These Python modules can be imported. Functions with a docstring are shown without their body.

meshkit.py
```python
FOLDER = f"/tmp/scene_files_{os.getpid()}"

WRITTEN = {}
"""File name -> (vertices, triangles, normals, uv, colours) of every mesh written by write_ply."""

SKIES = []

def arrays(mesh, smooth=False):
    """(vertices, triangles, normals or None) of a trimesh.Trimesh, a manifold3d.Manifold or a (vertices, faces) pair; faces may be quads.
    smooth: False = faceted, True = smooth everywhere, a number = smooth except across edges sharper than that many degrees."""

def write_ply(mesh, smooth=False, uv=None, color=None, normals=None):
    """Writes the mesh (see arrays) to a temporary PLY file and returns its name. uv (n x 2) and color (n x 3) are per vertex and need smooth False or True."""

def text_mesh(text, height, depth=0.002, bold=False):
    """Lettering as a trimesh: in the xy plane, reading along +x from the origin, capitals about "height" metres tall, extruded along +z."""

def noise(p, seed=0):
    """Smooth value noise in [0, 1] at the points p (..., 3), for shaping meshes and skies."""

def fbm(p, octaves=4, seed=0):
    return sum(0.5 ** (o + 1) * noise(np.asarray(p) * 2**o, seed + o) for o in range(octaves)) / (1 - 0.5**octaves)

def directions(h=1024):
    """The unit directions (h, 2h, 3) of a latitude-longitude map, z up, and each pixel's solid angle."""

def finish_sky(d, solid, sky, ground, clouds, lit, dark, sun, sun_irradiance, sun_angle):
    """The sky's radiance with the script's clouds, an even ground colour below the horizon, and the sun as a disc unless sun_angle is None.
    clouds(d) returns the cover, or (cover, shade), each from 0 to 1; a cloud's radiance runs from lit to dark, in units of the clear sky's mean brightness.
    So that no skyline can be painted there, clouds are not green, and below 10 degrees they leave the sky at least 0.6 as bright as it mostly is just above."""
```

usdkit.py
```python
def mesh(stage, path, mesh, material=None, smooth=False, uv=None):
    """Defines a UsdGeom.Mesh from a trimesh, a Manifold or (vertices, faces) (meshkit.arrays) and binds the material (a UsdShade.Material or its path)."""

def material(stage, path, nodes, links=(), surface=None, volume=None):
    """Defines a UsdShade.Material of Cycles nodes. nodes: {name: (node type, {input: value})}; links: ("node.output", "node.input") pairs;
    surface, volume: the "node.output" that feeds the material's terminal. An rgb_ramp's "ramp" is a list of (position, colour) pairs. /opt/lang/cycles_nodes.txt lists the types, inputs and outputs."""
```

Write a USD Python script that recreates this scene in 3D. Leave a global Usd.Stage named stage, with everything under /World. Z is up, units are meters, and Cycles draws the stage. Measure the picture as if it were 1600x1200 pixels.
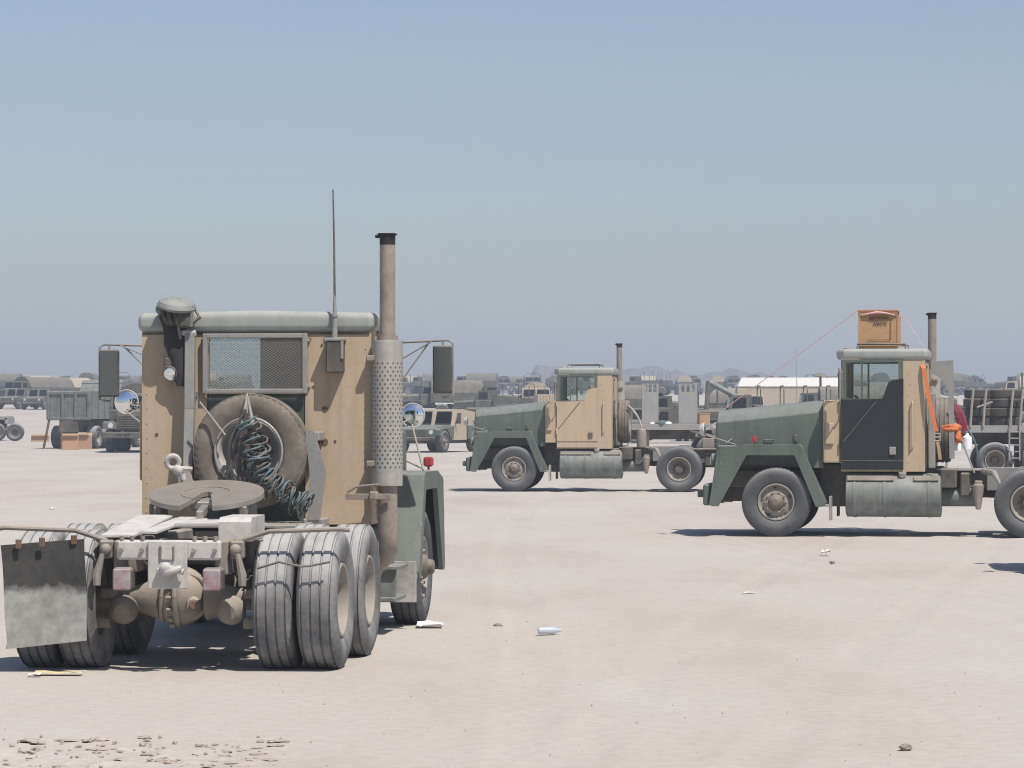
import math, random
import numpy as np, trimesh, usdkit, meshkit
import manifold3d as m3
from shapely.geometry import Polygon
from pxr import Usd, UsdGeom, UsdLux, UsdShade, Gf, Sdf

# ------------------------------------------------------------------ stage, camera, sky, sun, exposure
stage = Usd.Stage.CreateInMemory()
UsdGeom.SetStageUpAxis(stage, UsdGeom.Tokens.z)
UsdGeom.SetStageMetersPerUnit(stage, 1.0)
UsdGeom.Xform.Define(stage, '/World')
UsdGeom.Scope.Define(stage, '/World/Looks')
F, CX, YH, H = 5200.0, 800.0, 632.0, 2.03          # focal length in photo pixels, horizon row, eye height
cam = UsdGeom.Camera.Define(stage, '/World/camera')
cam.AddTranslateOp().Set(Gf.Vec3d(0, 0, H))
cam.AddRotateXOp().Set(90 + math.degrees(math.atan((YH - 600) / F)))
cam.CreateHorizontalApertureAttr(36.0); cam.CreateVerticalApertureAttr(27.0)
cam.CreateFocalLengthAttr(36.0 * F / 1600)
cam.CreateClippingRangeAttr(Gf.Vec2f(0.5, 20000))
EXPOSURE = 0.06
cam.CreateExposureAttr(EXPOSURE)

SUN = np.array([0.36, -0.54, 1.0]); SUN /= np.linalg.norm(SUN)
sun = UsdLux.DistantLight.Define(stage, '/World/sun')
sun.CreateIntensityAttr(1.25); sun.CreateNormalizeAttr(True); sun.CreateAngleAttr(0.6)
sun.CreateColorAttr(Gf.Vec3f(1.0, 0.95, 0.88))
_x = np.cross([0, 1, 0], SUN); _x /= np.linalg.norm(_x); _y = np.cross(SUN, _x)
sun.AddTransformOp().Set(Gf.Matrix4d(*_x, 0, *_y, 0, *SUN, 0, 0, 0, 0, 1))
dome = UsdLux.DomeLight.Define(stage, '/World/sky')
SKY_STRENGTH = 0.101
sky_mat = usdkit.material(stage, '/World/Looks/sky', {
    'sky': ('sky_texture', {'sky_type': 'single_scattering', 'sun_disc': False, 'sun_elevation': math.asin(SUN[2]),
                            'sun_rotation': math.atan2(SUN[0], SUN[1]), 'altitude': 100.0, 'air_density': 1.0, 'aerosol_density': 1.1, 'ozone_density': 3.6}),
    'tint': ('mix_color', {'blend_type': 'multiply', 'fac': 1.0, 'b': (1.0, 0.96, 0.965)}),
    'bg': ('background_shader', {'strength': SKY_STRENGTH})}, [('sky.color', 'tint.a'), ('tint.result', 'bg.color')], surface='bg.background')
UsdShade.MaterialBindingAPI.Apply(dome.GetPrim()).Bind(sky_mat)
dome.GetPrim().SetCustomDataByKey('kind', 'structure')

# ------------------------------------------------------------------ helpers
used = {}
def numbered(parent, name):
    k = (str(parent), name); n = used.get(k, 0); used[k] = n + 1
    return f'{parent}/{name}' + (f'_{n:03d}' if n else '')

def key(p, **kw):
    for k, v in kw.items():
        if v: p.SetCustomDataByKey(k, v)
    return p

def T(x, y, z): return trimesh.transformations.translation_matrix([x, y, z])
def R(deg, ax): return trimesh.transformations.rotation_matrix(math.radians(deg), ax)

def basis(d):
    d = np.asarray(d, float); d = d / np.linalg.norm(d)
    a = np.array([0, 0, 1.0]) if abs(d[2]) < .9 else np.array([1.0, 0, 0])
    u = np.cross(a, d); u /= np.linalg.norm(u)
    return u, np.cross(d, u), d

class MB:
    """collects shapes that become ONE mesh"""
    def __init__(self): self.m = []
    def add(self, v, f):
        f = np.asarray(f, int)
        if f.shape[1] == 4: f = np.vstack([f[:, [0, 1, 2]], f[:, [0, 2, 3]]])
        self.m.append((np.asarray(v, float), f)); return self
    def tm(self, t, M=None):
        v = np.asarray(t.vertices)
        if M is not None: v = trimesh.transform_points(v, M)
        return self.add(v, t.faces)
    def box(self, x0, x1, y0, y1, z0, z1, ch=0.012, M=None):
        c = np.array([(x0+x1)/2, (y0+y1)/2, (z0+z1)/2]); h = np.abs([(x1-x0)/2, (y1-y0)/2, (z1-z0)/2])
        ch = min(ch, h.min() * .45)
        if ch > 0.0005:
            v = []
            for sx in (-1, 1):
                for sy in (-1, 1):
                    for sz in (-1, 1):
                        for k in range(3):
                            q = h - ch; q[k] = h[k]; v.append(c + q * [sx, sy, sz])
            t = trimesh.convex.convex_hull(np.array(v))
        else:
            t = trimesh.creation.box(2 * h, T(*c))
        return self.tm(t, M)
    def tube(self, pts, r, n=8, caps=True):
        pts = np.asarray(pts, float); k = len(pts); rr = np.full(k, r, float) if np.ndim(r) == 0 else np.asarray(r, float)
        d = np.gradient(pts, axis=0); d /= np.maximum(np.linalg.norm(d, axis=1, keepdims=True), 1e-9)
        u, w, _ = basis(d[0]); V = []
        for i in range(k):
            u = u - d[i] * (u @ d[i]); u /= np.linalg.norm(u); w = np.cross(d[i], u)
            a = np.arange(n) * 2 * math.pi / n
            V.append(pts[i] + rr[i] * (np.cos(a)[:, None] * u + np.sin(a)[:, None] * w))
        V = np.vstack(V); Fc = []
        for i in range(k - 1):
            for j in range(n):
                a, b = i*n + j, i*n + (j+1) % n
                Fc += [[a, b, b+n], [a, b+n, a+n]]
        if caps:
            V = np.vstack([V, pts[0], pts[-1]]); c0, c1 = k*n, k*n+1
            for j in range(n): Fc += [[c0, (j+1) % n, j], [c1, (k-1)*n + j, (k-1)*n + (j+1) % n]]
        return self.add(V, Fc)
    def cyl(self, p0, p1, r0, r1=None, n=20, caps=True):
        r1 = r0 if r1 is None else r1
        return self.tube([p0, p1], [r0, r1], n, caps)
    def lathe(self, prof, c, ax, n=32, mod=None):
        """prof: (radius, offset along ax)"""
        u, w, d = basis(ax); prof = np.asarray(prof, float); k = len(prof); V = []
        for j in range(n):
            a = 2 * math.pi * j / n
            rad = math.cos(a) * u + math.sin(a) * w
            r = prof[:, 0].copy()
            if mod is not None: r = mod(r, j)
            V.append(np.asarray(c) + r[:, None] * rad + prof[:, 1:2] * d)
        V = np.vstack(V); j = np.arange(n); Fc = []
        for i in range(k - 1):
            a = j*k + i; b = ((j+1) % n)*k + i
            Fc.append(np.stack([a, b, b+1], 1)); Fc.append(np.stack([a, b+1, a+1], 1))
        return self.add(V, np.vstack(Fc))
    def sphere(self, c, r, sub=2, scale=(1, 1, 1)):
        t = trimesh.creation.icosphere(subdivisions=sub, radius=1.0)
        return self.add(t.vertices * r * np.asarray(scale) + c, t.faces)
    def torus(self, c, ax, Rr, r, n=28, m=8):
        u, w, d = basis(ax); a = np.linspace(0, 2*math.pi, n + 1)
        pts = np.asarray(c) + Rr * (np.cos(a)[:, None]*u + np.sin(a)[:, None]*w)
        return self.tube(pts, r, m, False)
    def prism(self, poly, axis, a0, a1, M=None):
        """2-D outline (or shapely polygon) extruded along axis: 'y' takes (x,z), 'x' takes (y,z), 'z' takes (x,y)"""
        p = poly if isinstance(poly, Polygon) else Polygon(poly)
        t = trimesh.creation.extrude_polygon(p, a1 - a0, engine='earcut')
        v = np.asarray(t.vertices); f = np.asarray(t.faces)
        q, h = v[:, :2], v[:, 2] + a0
        if axis == 'y': v = np.stack([q[:, 0], h, q[:, 1]], 1); f = f[:, ::-1]
        elif axis == 'x': v = np.stack([h, q[:, 0], q[:, 1]], 1)
        else: v = np.stack([q[:, 0], q[:, 1], h], 1)
        if M is not None: v = trimesh.transform_points(v, M)
        return self.add(v, f)
    def loft(self, rings, caps=True):
        n = len(rings[0]); V = np.vstack(rings); Fc = []
        for i in range(len(rings) - 1):
            for j in range(n):
                a, b = i*n + j, i*n + (j+1) % n
                Fc += [[a, b, b+n], [a, b+n, a+n]]
        if caps:
            V = np.vstack([V, np.mean(rings[0], 0), np.mean(rings[-1], 0)]); c0, c1, k = len(V)-2, len(V)-1, len(rings)
            for j in range(n): Fc += [[c0, (j+1) % n, j], [c1, (k-1)*n + j, (k-1)*n + (j+1) % n]]
        return self.add(V, Fc)
    def get(self):
        o, V, Fc = 0, [], []
        for v, f in self.m: V.append(v); Fc.append(f + o); o += len(v)
        return np.vstack(V), np.vstack(Fc)

def obj(name, mb, mat, parent=None, label=None, smooth=32, kind=None):
    path = numbered(parent.GetPath() if parent else '/World', name)
    v, f = mb.get() if isinstance(mb, MB) else mb
    p = usdkit.mesh(stage, path, (v, f), mat, smooth=smooth).GetPrim()
    return key(p, label=label, kind=kind)

def thing(name, label, cat, loc=(0, 0, 0), rotz=0, group=None, rx=0, ry=0):
    x = UsdGeom.Xform.Define(stage, numbered('/World', name))
    x.AddTranslateOp().Set(Gf.Vec3d(*map(float, loc)))
    x.AddRotateZOp().Set(float(rotz))
    if ry: x.AddRotateYOp().Set(float(ry))
    if rx: x.AddRotateXOp().Set(float(rx))
    return key(x.GetPrim(), label=label, category=cat, group=group)

def copy_of(src, name, label, cat, loc, rotz, group=None):
    r = thing(name, label, cat, loc, rotz, group)
    r.GetReferences().AddInternalReference(src.GetPath()); r.SetInstanceable(True)
    return r

def sm(a, b, x):
    t = np.clip((np.asarray(x, float) - a) / (b - a), 0, 1); return t * t * (3 - 2 * t)
def ground(x, y):
    return 1.75 * sm(190, 320, y) + 1.6 * sm(320, 460, y) + 0.7 * sm(460, 620, y)
def at(px, Y): return (px - CX) / F * Y
def zat(py, Y): return H + (YH - py) / F * Y

# ------------------------------------------------------------------ materials
DUST = (0.40, 0.345, 0.285)
def paint(name, col, dust=0.25, up=0.35, rough=0.65, metallic=0.0, scale=2.2, dustcol=DUST, vary=0.25, bump=0.15, fine=22.0, spec=0.3, streak=0.0, chips=0.0):
    c = np.array(col) * 0.93; dustcol = tuple(np.array(dustcol) * 0.93)
    n = {
        'geo': ('geometry', {}), 'sep': ('separate_xyz', {}),
        'n1': ('noise_texture', {'scale': scale, 'detail': 6.0, 'roughness': 0.62}),
        'n2': ('noise_texture', {'scale': fine, 'detail': 5.0, 'roughness': 0.7}),
        'r1': ('map_range', {'from_min': 0.35, 'from_max': 0.7, 'to_min': 0.0, 'to_max': 1.0, 'clamp': True}),
        'mu': ('math', {'math_type': 'multiply', 'value2': float(up), 'use_clamp': True}),
        'ma': ('math', {'math_type': 'multiply_add', 'value2': float(dust * 1.3), 'value3': float(dust * 0.35)}),
        'ms': ('math', {'math_type': 'add', 'use_clamp': True}),
        'rmp': ('rgb_ramp', {'ramp': [(0.25, tuple(c * (1 - vary))), (0.75, tuple(np.minimum(c * (1 + vary), 0.9)))]}),
        'mix': ('mix_color', {'b': tuple(dustcol)}),
        'smap': ('mapping', {'scale': (9.0, 9.0, 0.7)}), 'sn': ('noise_texture', {'scale': 1.0, 'detail': 4.0, 'roughness': 0.6}),
        'sr': ('rgb_ramp', {'ramp': [(0.28, (1 - streak,)*3), (0.5, (1.0, 1.0, 1.0)), (0.75, (1 + .3*streak,)*3)]}), 'sm': ('mix_color', {'blend_type': 'multiply', 'fac': 1.0}),
        'cn': ('noise_texture', {'scale': 26.0, 'detail': 3.0, 'roughness': 0.55}), 'cr': ('map_range', {'from_min': 0.655, 'from_max': 0.70, 'to_min': 0.0, 'to_max': float(chips), 'clamp': True}), 'cm': ('mix_color', {'b': tuple(np.array(dustcol) * (.55 if c.mean() > .2 else 1.0))}),
        'bmp': ('bump', {'strength': float(bump), 'distance': 0.01}),
        'p': ('principled_bsdf', {'roughness': float(rough), 'metallic': float(metallic), 'specular_ior_level': float(spec)})}
    l = [('geo.position', 'n1.vector'), ('geo.position', 'n2.vector'), ('geo.normal', 'sep.vector'), ('n1.fac', 'r1.value'),
         ('sep.z', 'mu.value1'), ('r1.result', 'ma.value1'), ('mu.value', 'ms.value1'), ('ma.value', 'ms.value2'),
         ('n2.fac', 'rmp.fac'), ('rmp.color', 'mix.a'), ('ms.value', 'mix.fac'), ('geo.position', 'smap.vector'), ('smap.vector', 'sn.vector'), ('sn.fac', 'sr.fac'), ('mix.result', 'sm.a'), ('sr.color', 'sm.b'), ('geo.position', 'cn.vector'), ('cn.fac', 'cr.value'), ('cr.result', 'cm.fac'), ('sm.result', 'cm.a'), ('cm.result', 'p.base_color'),
         ('n2.fac', 'bmp.height'), ('bmp.normal', 'p.normal')]
    return usdkit.material(stage, '/World/Looks/' + name, n, l, surface='p.BSDF')

def plain(name, col, rough=0.6, metallic=0.0, spec=0.4):
    return usdkit.material(stage, '/World/Looks/' + name, {'p': ('principled_bsdf', {'base_color': col, 'roughness': rough, 'metallic': metallic, 'specular_ior_level': spec})}, [], surface='p.BSDF')

def glassy(name, tint=(0.75, 0.82, 0.82)):
    return usdkit.material(stage, '/World/Looks/' + name, {
        't': ('transparent_bsdf', {'color': tint}), 'g': ('glossy_bsdf', {'color': (0.9, 0.9, 0.9), 'roughness': 0.05}),
        'f': ('fresnel', {'IOR': 1.5}), 'm': ('mix_closure', {})},
        [('f.fac', 'm.fac'), ('t.BSDF', 'm.closure1'), ('g.BSDF', 'm.closure2')], surface='m.closure')

M = dict(
    tan=paint('tan_paint', (0.45, 0.35, 0.237), 0.08, 0.2, 0.6, scale=1.3, vary=0.07, bump=0.05, dustcol=(0.44, 0.39, 0.33), streak=0.16, chips=0.4),
    green=paint('green_paint', (0.078, 0.099, 0.080), 0.09, 0.46, 0.5, scale=1.4, vary=0.14, bump=0.05, spec=0.4, dustcol=(0.35, 0.355, 0.33), streak=0.2, chips=0.35),
    roof=paint('roof_fibreglass', (0.27, 0.295, 0.27), 0.20, 0.45, 0.6, vary=0.1, bump=0.04, dustcol=(0.44, 0.43, 0.39), streak=0.12),
    olive=paint('olive_paint', (0.052, 0.060, 0.046), 0.14, 0.3, 0.65, vary=0.2),
    canvas=paint('olive_canvas', (0.062, 0.066, 0.052), 0.15, 0.32, 0.9, vary=0.2),
    tancanvas=paint('tan_canvas', (0.42, 0.35, 0.26), 0.2, 0.4, 0.9, vary=0.1),
    blackdoor=paint('black_door_paint', (0.015, 0.019, 0.022), 0.01, 0.3, 0.55, vary=0.25, bump=0.05),
    dark=paint('dark_chassis', (0.035, 0.034, 0.030), 0.22, 0.45, 0.8, vary=0.3),
    chassis=paint('dusty_chassis', (0.13, 0.12, 0.108), 0.42, 0.55, 0.85, vary=0.3),
    grey=paint('grey_steel', (0.22, 0.225, 0.22), 0.25, 0.35, 0.6, vary=0.15),
    tank=paint('dusty_green_tank', (0.11, 0.128, 0.118), 0.26, 0.45, 0.55, scale=3.5, vary=0.15, dustcol=(0.36, 0.355, 0.325), streak=0.3),
    tyre=paint('dusty_rubber', (0.050, 0.052, 0.055), 0.12, 1.0, 0.9, scale=3.0, vary=0.3, dustcol=(0.335, 0.332, 0.328), spec=0.2),
    tread=paint('black_rubber', (0.022, 0.022, 0.022), 0.1, 0.25, 0.85, vary=0.3),
    rim=paint('dusty_rim', (0.24, 0.23, 0.205), 0.45, 0.3, 0.7, vary=0.2),
    hub=paint('oily_hub', (0.07, 0.055, 0.042), 0.28, 0.3, 0.6, vary=0.4),
    shield=paint('muffler_shield', (0.36, 0.355, 0.335), 0.30, 0.1, 0.55, vary=0.16, metallic=0.15, streak=0.2),
    pipe=paint('rusty_pipe', (0.20, 0.165, 0.14), 0.35, 0.1, 0.7, scale=5.0, vary=0.3),
    sooty=plain('sooty_pipe_mouth', (0.018, 0.017, 0.018), 0.8),
    white=paint('dusty_white_steel', (0.42, 0.40, 0.375), 0.3, 0.45, 0.75, scale=6.0, vary=0.24, streak=0.2, dustcol=(0.60, 0.57, 0.53)),
    rust=paint('rust', (0.11, 0.055, 0.03), 0.15, 0.3, 0.8, vary=0.4),
    flap=paint('dusty_flap', (0.14, 0.135, 0.125), 0.75, 0.2, 0.85, scale=4.5, vary=0.3, dustcol=(0.42, 0.40, 0.37)),
    glass=glassy('window_glass', (0.90, 0.93, 0.92)), dglass=glassy('dark_glass', (0.25, 0.30, 0.30)),
    mirror=plain('mirror_glass', (0.80, 0.82, 0.83), 0.03, 1.0),
    redlens=plain('red_lens', (0.30, 0.04, 0.05), 0.25),
    pinklens=paint('dusty_red_lens', (0.20, 0.07, 0.09), 0.65, 0.5, 0.4, scale=9.0, vary=0.2, dustcol=(0.36, 0.33, 0.325)),
    lamp=plain('headlamp_glass', (0.75, 0.75, 0.72), 0.1, 0.6),
    orange=paint('orange_webbing', (0.62, 0.16, 0.05), 0.05, 0.1, 0.8, vary=0.15),
    pink=paint('pink_cord', (0.66, 0.36, 0.40), 0.1, 0.1, 0.8, vary=0.1),
    maroon=paint('maroon_cloth', (0.22, 0.03, 0.06), 0.08, 0.1, 0.9, vary=0.3),
    teal=paint('teal_hose', (0.04, 0.10, 0.125), 0.12, 0.2, 0.45, vary=0.2),
    hose=paint('black_hose', (0.028, 0.027, 0.028), 0.2, 0.3, 0.5, vary=0.3),
    plastic=plain('white_plastic', (0.75, 0.76, 0.78), 0.45),
    paper=paint('paper', (0.70, 0.68, 0.60), 0.1, 0.0, 0.9, vary=0.05),
    yellowed=paint('yellowed_paper', (0.62, 0.52, 0.27), 0.15, 0.0, 0.9, vary=0.15),
    card=paint('cardboard', (0.44, 0.27, 0.16), 0.12, 0.2, 0.9, vary=0.12),
    wood=paint('crate_wood', (0.42, 0.25, 0.12), 0.06, 0.1, 0.8, scale=5.0, vary=0.18),
    wooddark=paint('crate_batten', (0.30, 0.165, 0.07), 0.06, 0.1, 0.8, scale=5.0, vary=0.2),
    ink=plain('stencil_ink', (0.10, 0.055, 0.03), 0.8),
    brown=paint('brown_post', (0.10, 0.055, 0.03), 0.15, 0.2, 0.8, vary=0.3),
    cloth=paint('dark_cloth', (0.025, 0.025, 0.028), 0.06, 0.15, 0.95, vary=0.3),
    bare=paint('bare_steel', (0.42, 0.41, 0.39), 0.25, 0.25, 0.4, metallic=0.5, vary=0.12),
    worn=paint('greasy_worn_steel', (0.23, 0.22, 0.20), 0.40, 0.32, 0.45, metallic=0.35, scale=4.0, vary=0.25),
    stone=paint('stone', (0.17, 0.145, 0.13), 0.3, 0.3, 0.9, vary=0.3),
    tent=paint('white_tent', (0.72, 0.70, 0.66), 0.1, 0.1, 0.9, vary=0.05),
    seat=plain('seat_vinyl', (0.05, 0.055, 0.05), 0.7),
    tinted=plain('tinted_mirror', (0.20, 0.205, 0.20), 0.22, 0.9),
    gravel=paint('gravel', (0.36, 0.31, 0.27), 0.4, 0.3, 0.95, vary=0.2),
    inner=paint('cab_inside', (0.16, 0.19, 0.165), 0.1, 0.2, 0.7, vary=0.1),
    rack=paint('pale_ramp', (0.24, 0.255, 0.26), 0.3, 0.3, 0.7, vary=0.12),
)

# ------------------------------------------------------------------ the setting
def build_sand():
    def grow(a, b, step, q):
        o = [a]
        while o[-1] < b: o.append(o[-1] + step); step *= q
        return o
    xs = np.concatenate([np.arange(-7, -4.01, .075), np.arange(-4, 0, .04), np.arange(0, 7.01, .075)]); g = np.array(grow(7.1, 420, 0.1, 1.13))
    xs = np.concatenate([-g[::-1], xs, g])
    ys = np.concatenate([np.linspace(-12, 15.5, 12), np.arange(16, 21.3, 0.04), np.arange(21.3, 33, .075), np.array(grow(33.1, 1650, 0.1, 1.028))])
    X, Y = np.meshgrid(xs, ys)
    Pn = np.stack([X, Y, np.zeros_like(X)], -1)
    near = 1 - sm(60, 150, Y)
    Z = ground(X, Y)
    Z = Z + near * (0.030 * (meshkit.fbm(Pn * 0.35, 3, 5) - 0.5) + 0.006 * (meshkit.fbm(Pn * 1.7, 3, 9) - 0.5))
    # churned, crumbled strip in the lower left corner
    edge = 19.9 + .5 * (meshkit.fbm(Pn * np.array([1.1, .4, 1]), 3, 31) - .5) * 2
    cl = sm(0, 1, (edge - Y) / .5) * sm(-0.9, -1.7, X) * (X > -8)
    lumps = np.clip(meshkit.fbm(Pn * np.array([4.5, 3.5, 1]), 3, 21) - 0.53, 0, 1)
    crumbs = np.clip(meshkit.fbm(Pn * np.array([9.0, 8.0, 1]), 2, 27) - 0.60, 0, 1)
    rough = np.abs(meshkit.fbm(Pn * np.array([6.0, 5.0, 1]), 4, 57) - .5)
    Z = Z + cl * (0.05 * lumps + 0.05 * crumbs + .07 * rough - 0.008)
    # shallow wheel ruts across the yard
    for x0, sl, wv in ((1.2, 0.16, .5), (2.9, 0.16, .5), (4.6, -0.10, .8), (6.3, -0.10, .8), (-0.2, .02, .4)):
        c = x0 + sl * (Y - 25) + wv * np.sin(Y * .09 + x0)
        d = np.abs(X - c)
        Z = Z + near * (-0.016 * np.exp(-(d / 0.16) ** 2) + 0.011 * np.exp(-((d - 0.27) / 0.08) ** 2)) * (meshkit.fbm(Pn * .8, 2, 3))
    n, k = X.shape
    i = np.arange(n * k).reshape(n, k)
    f = np.stack([i[:-1, :-1], i[:-1, 1:], i[1:, 1:], i[1:, :-1]], -1).reshape(-1, 4)
    return np.stack([X, Y, Z], -1).reshape(-1, 3), np.vstack([f[:, [0, 1, 2]], f[:, [0, 2, 3]]])

sand_mat = usdkit.material(stage, '/World/Looks/sand', {
    'geo': ('geometry', {}), 'mp': ('mapping', {'scale': (1.0, 0.35, 1.0)}),
    'n1': ('noise_texture', {'scale': 0.35, 'detail': 7.0, 'roughness': 0.6}),
    'n2': ('noise_texture', {'scale': 9.0, 'detail': 6.0, 'roughness': 0.7}),
    'n3': ('noise_texture', {'scale': 60.0, 'detail': 4.0, 'roughness': 0.7}),
    'r1': ('rgb_ramp', {'ramp': [(0.28, (0.415, 0.362, 0.320)), (0.5, (0.462, 0.421, 0.378)), (0.72, (0.490, 0.455, 0.416))]}),
    'r2': ('rgb_ramp', {'ramp': [(0.25, (0.86, 0.84, 0.82)), (0.6, (1.0, 1.0, 1.0)), (0.85, (1.04, 1.04, 1.04))]}),
    'mu': ('mix_color', {'blend_type': 'multiply', 'fac': 1.0}),
    'add': ('math', {'math_type': 'multiply_add', 'value2': 0.35}),
    'b': ('bump', {'strength': 0.22, 'distance': 0.03}),
    'p': ('principled_bsdf', {'roughness': 0.95, 'specular_ior_level': 0.15})},
    [('geo.position', 'mp.vector'), ('mp.vector', 'n1.vector'), ('geo.position', 'n2.vector'), ('geo.position', 'n3.vector'),
     ('n1.fac', 'r1.fac'), ('n2.fac', 'r2.fac'), ('r1.color', 'mu.a'), ('r2.color', 'mu.b'), ('mu.result', 'p.base_color'),
     ('n3.fac', 'add.value1'), ('n2.fac', 'add.value3'), ('add.value', 'b.height'), ('b.normal', 'p.normal')], surface='p.BSDF')
obj('sand_ground', build_sand(), sand_mat, smooth=True, kind='structure')

def build_hills():
    prof = [(640, 606), (740, 600), (800, 594), (828, 590), (838, 570), (852, 569), (872, 574), (905, 585), (960, 581), (985, 575), (1010, 571),
            (1060, 580), (1092, 588), (1106, 584), (1142, 575), (1170, 582), (1200, 586), (1230, 592), (1300, 599), (1400, 605)]
    px = np.linspace(600, 1440, 340); top = np.interp(px, [p[0] for p in prof], [p[1] for p in prof]) - 7 * (meshkit.fbm(np.stack([px*.055, 0*px, 0*px], -1), 4, 77) - .5)
    rows = np.linspace(1030, 1310, 44); V = []
    for y in rows:
        t = 1 - abs((y - 1190) / 160.0); x = (px - CX) / F * 1190
        h = np.maximum(zat(top, 1190) - 4.0, 0)
        pn = np.stack([x * .06, np.full_like(x, y * .06), 0 * x], -1)
        w = np.clip(t * 1.15 + .5 * (meshkit.fbm(pn, 4, 8) - .5), 0, 1)
        z = 3.2 + h * np.where(t > .93, 1.0, w) + 3.2 * (meshkit.fbm(pn * 2.3, 4, 3) - .5) * np.clip(h / 8, 0, 1)
        if y in (rows[0], rows[-1]): z = np.full_like(z, 2.0)
        V.append(np.stack([x, np.full_like(x, y), z], -1))
    n, k = len(rows), len(px); i = np.arange(n * k).reshape(n, k)
    f = np.stack([i[:-1, :-1], i[:-1, 1:], i[1:, 1:], i[1:, :-1]], -1).reshape(-1, 4)
    return np.vstack(V), np.vstack([f[:, [0, 1, 2]], f[:, [0, 2, 3]]])
obj('rocky_hills', build_hills(), paint('hill_rock', (0.085, 0.078, 0.074), 0.1, 0.15, 0.95, scale=0.06, fine=0.5, vary=0.25), kind='structure')

# dusty desert air
HAZE = 0.00085
hz = trimesh.creation.box((900, 1720, 36), T(0, 825, 16))
air = usdkit.material(stage, '/World/Looks/desert_air', {'v': ('principled_volume', {'color': (0.88, 0.93, 1.0), 'density': HAZE, 'anisotropy': 0.2})}, [], volume='v.volume')
obj('haze', (np.asarray(hz.vertices), np.asarray(hz.faces)), air, smooth=False, kind='stuff')

# ------------------------------------------------------------------ wheels
def tyre_profile(Rr, w, rr, grooves=True):
    h = w / 2
    p = [(rr, -h*.62), (rr + .02, -h*.80), (rr + (Rr-rr)*.42, -h), (rr + (Rr-rr)*.74, -h*.97), (Rr*.968, -h*.86), (Rr*.992, -h*.78)]
    if grooves:
        for g in (-.42, -.14, .14, .42):
            a = g * w * 1.05 * .8
            p += [(Rr, a - .010), (Rr - .014, a - .005), (Rr - .014, a + .005), (Rr, a + .010)]
    else:
        p += [(Rr, -h*.5), (Rr, h*.5)]
    return p + [(r, -a) for r, a in p[:6]][::-1]

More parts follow.
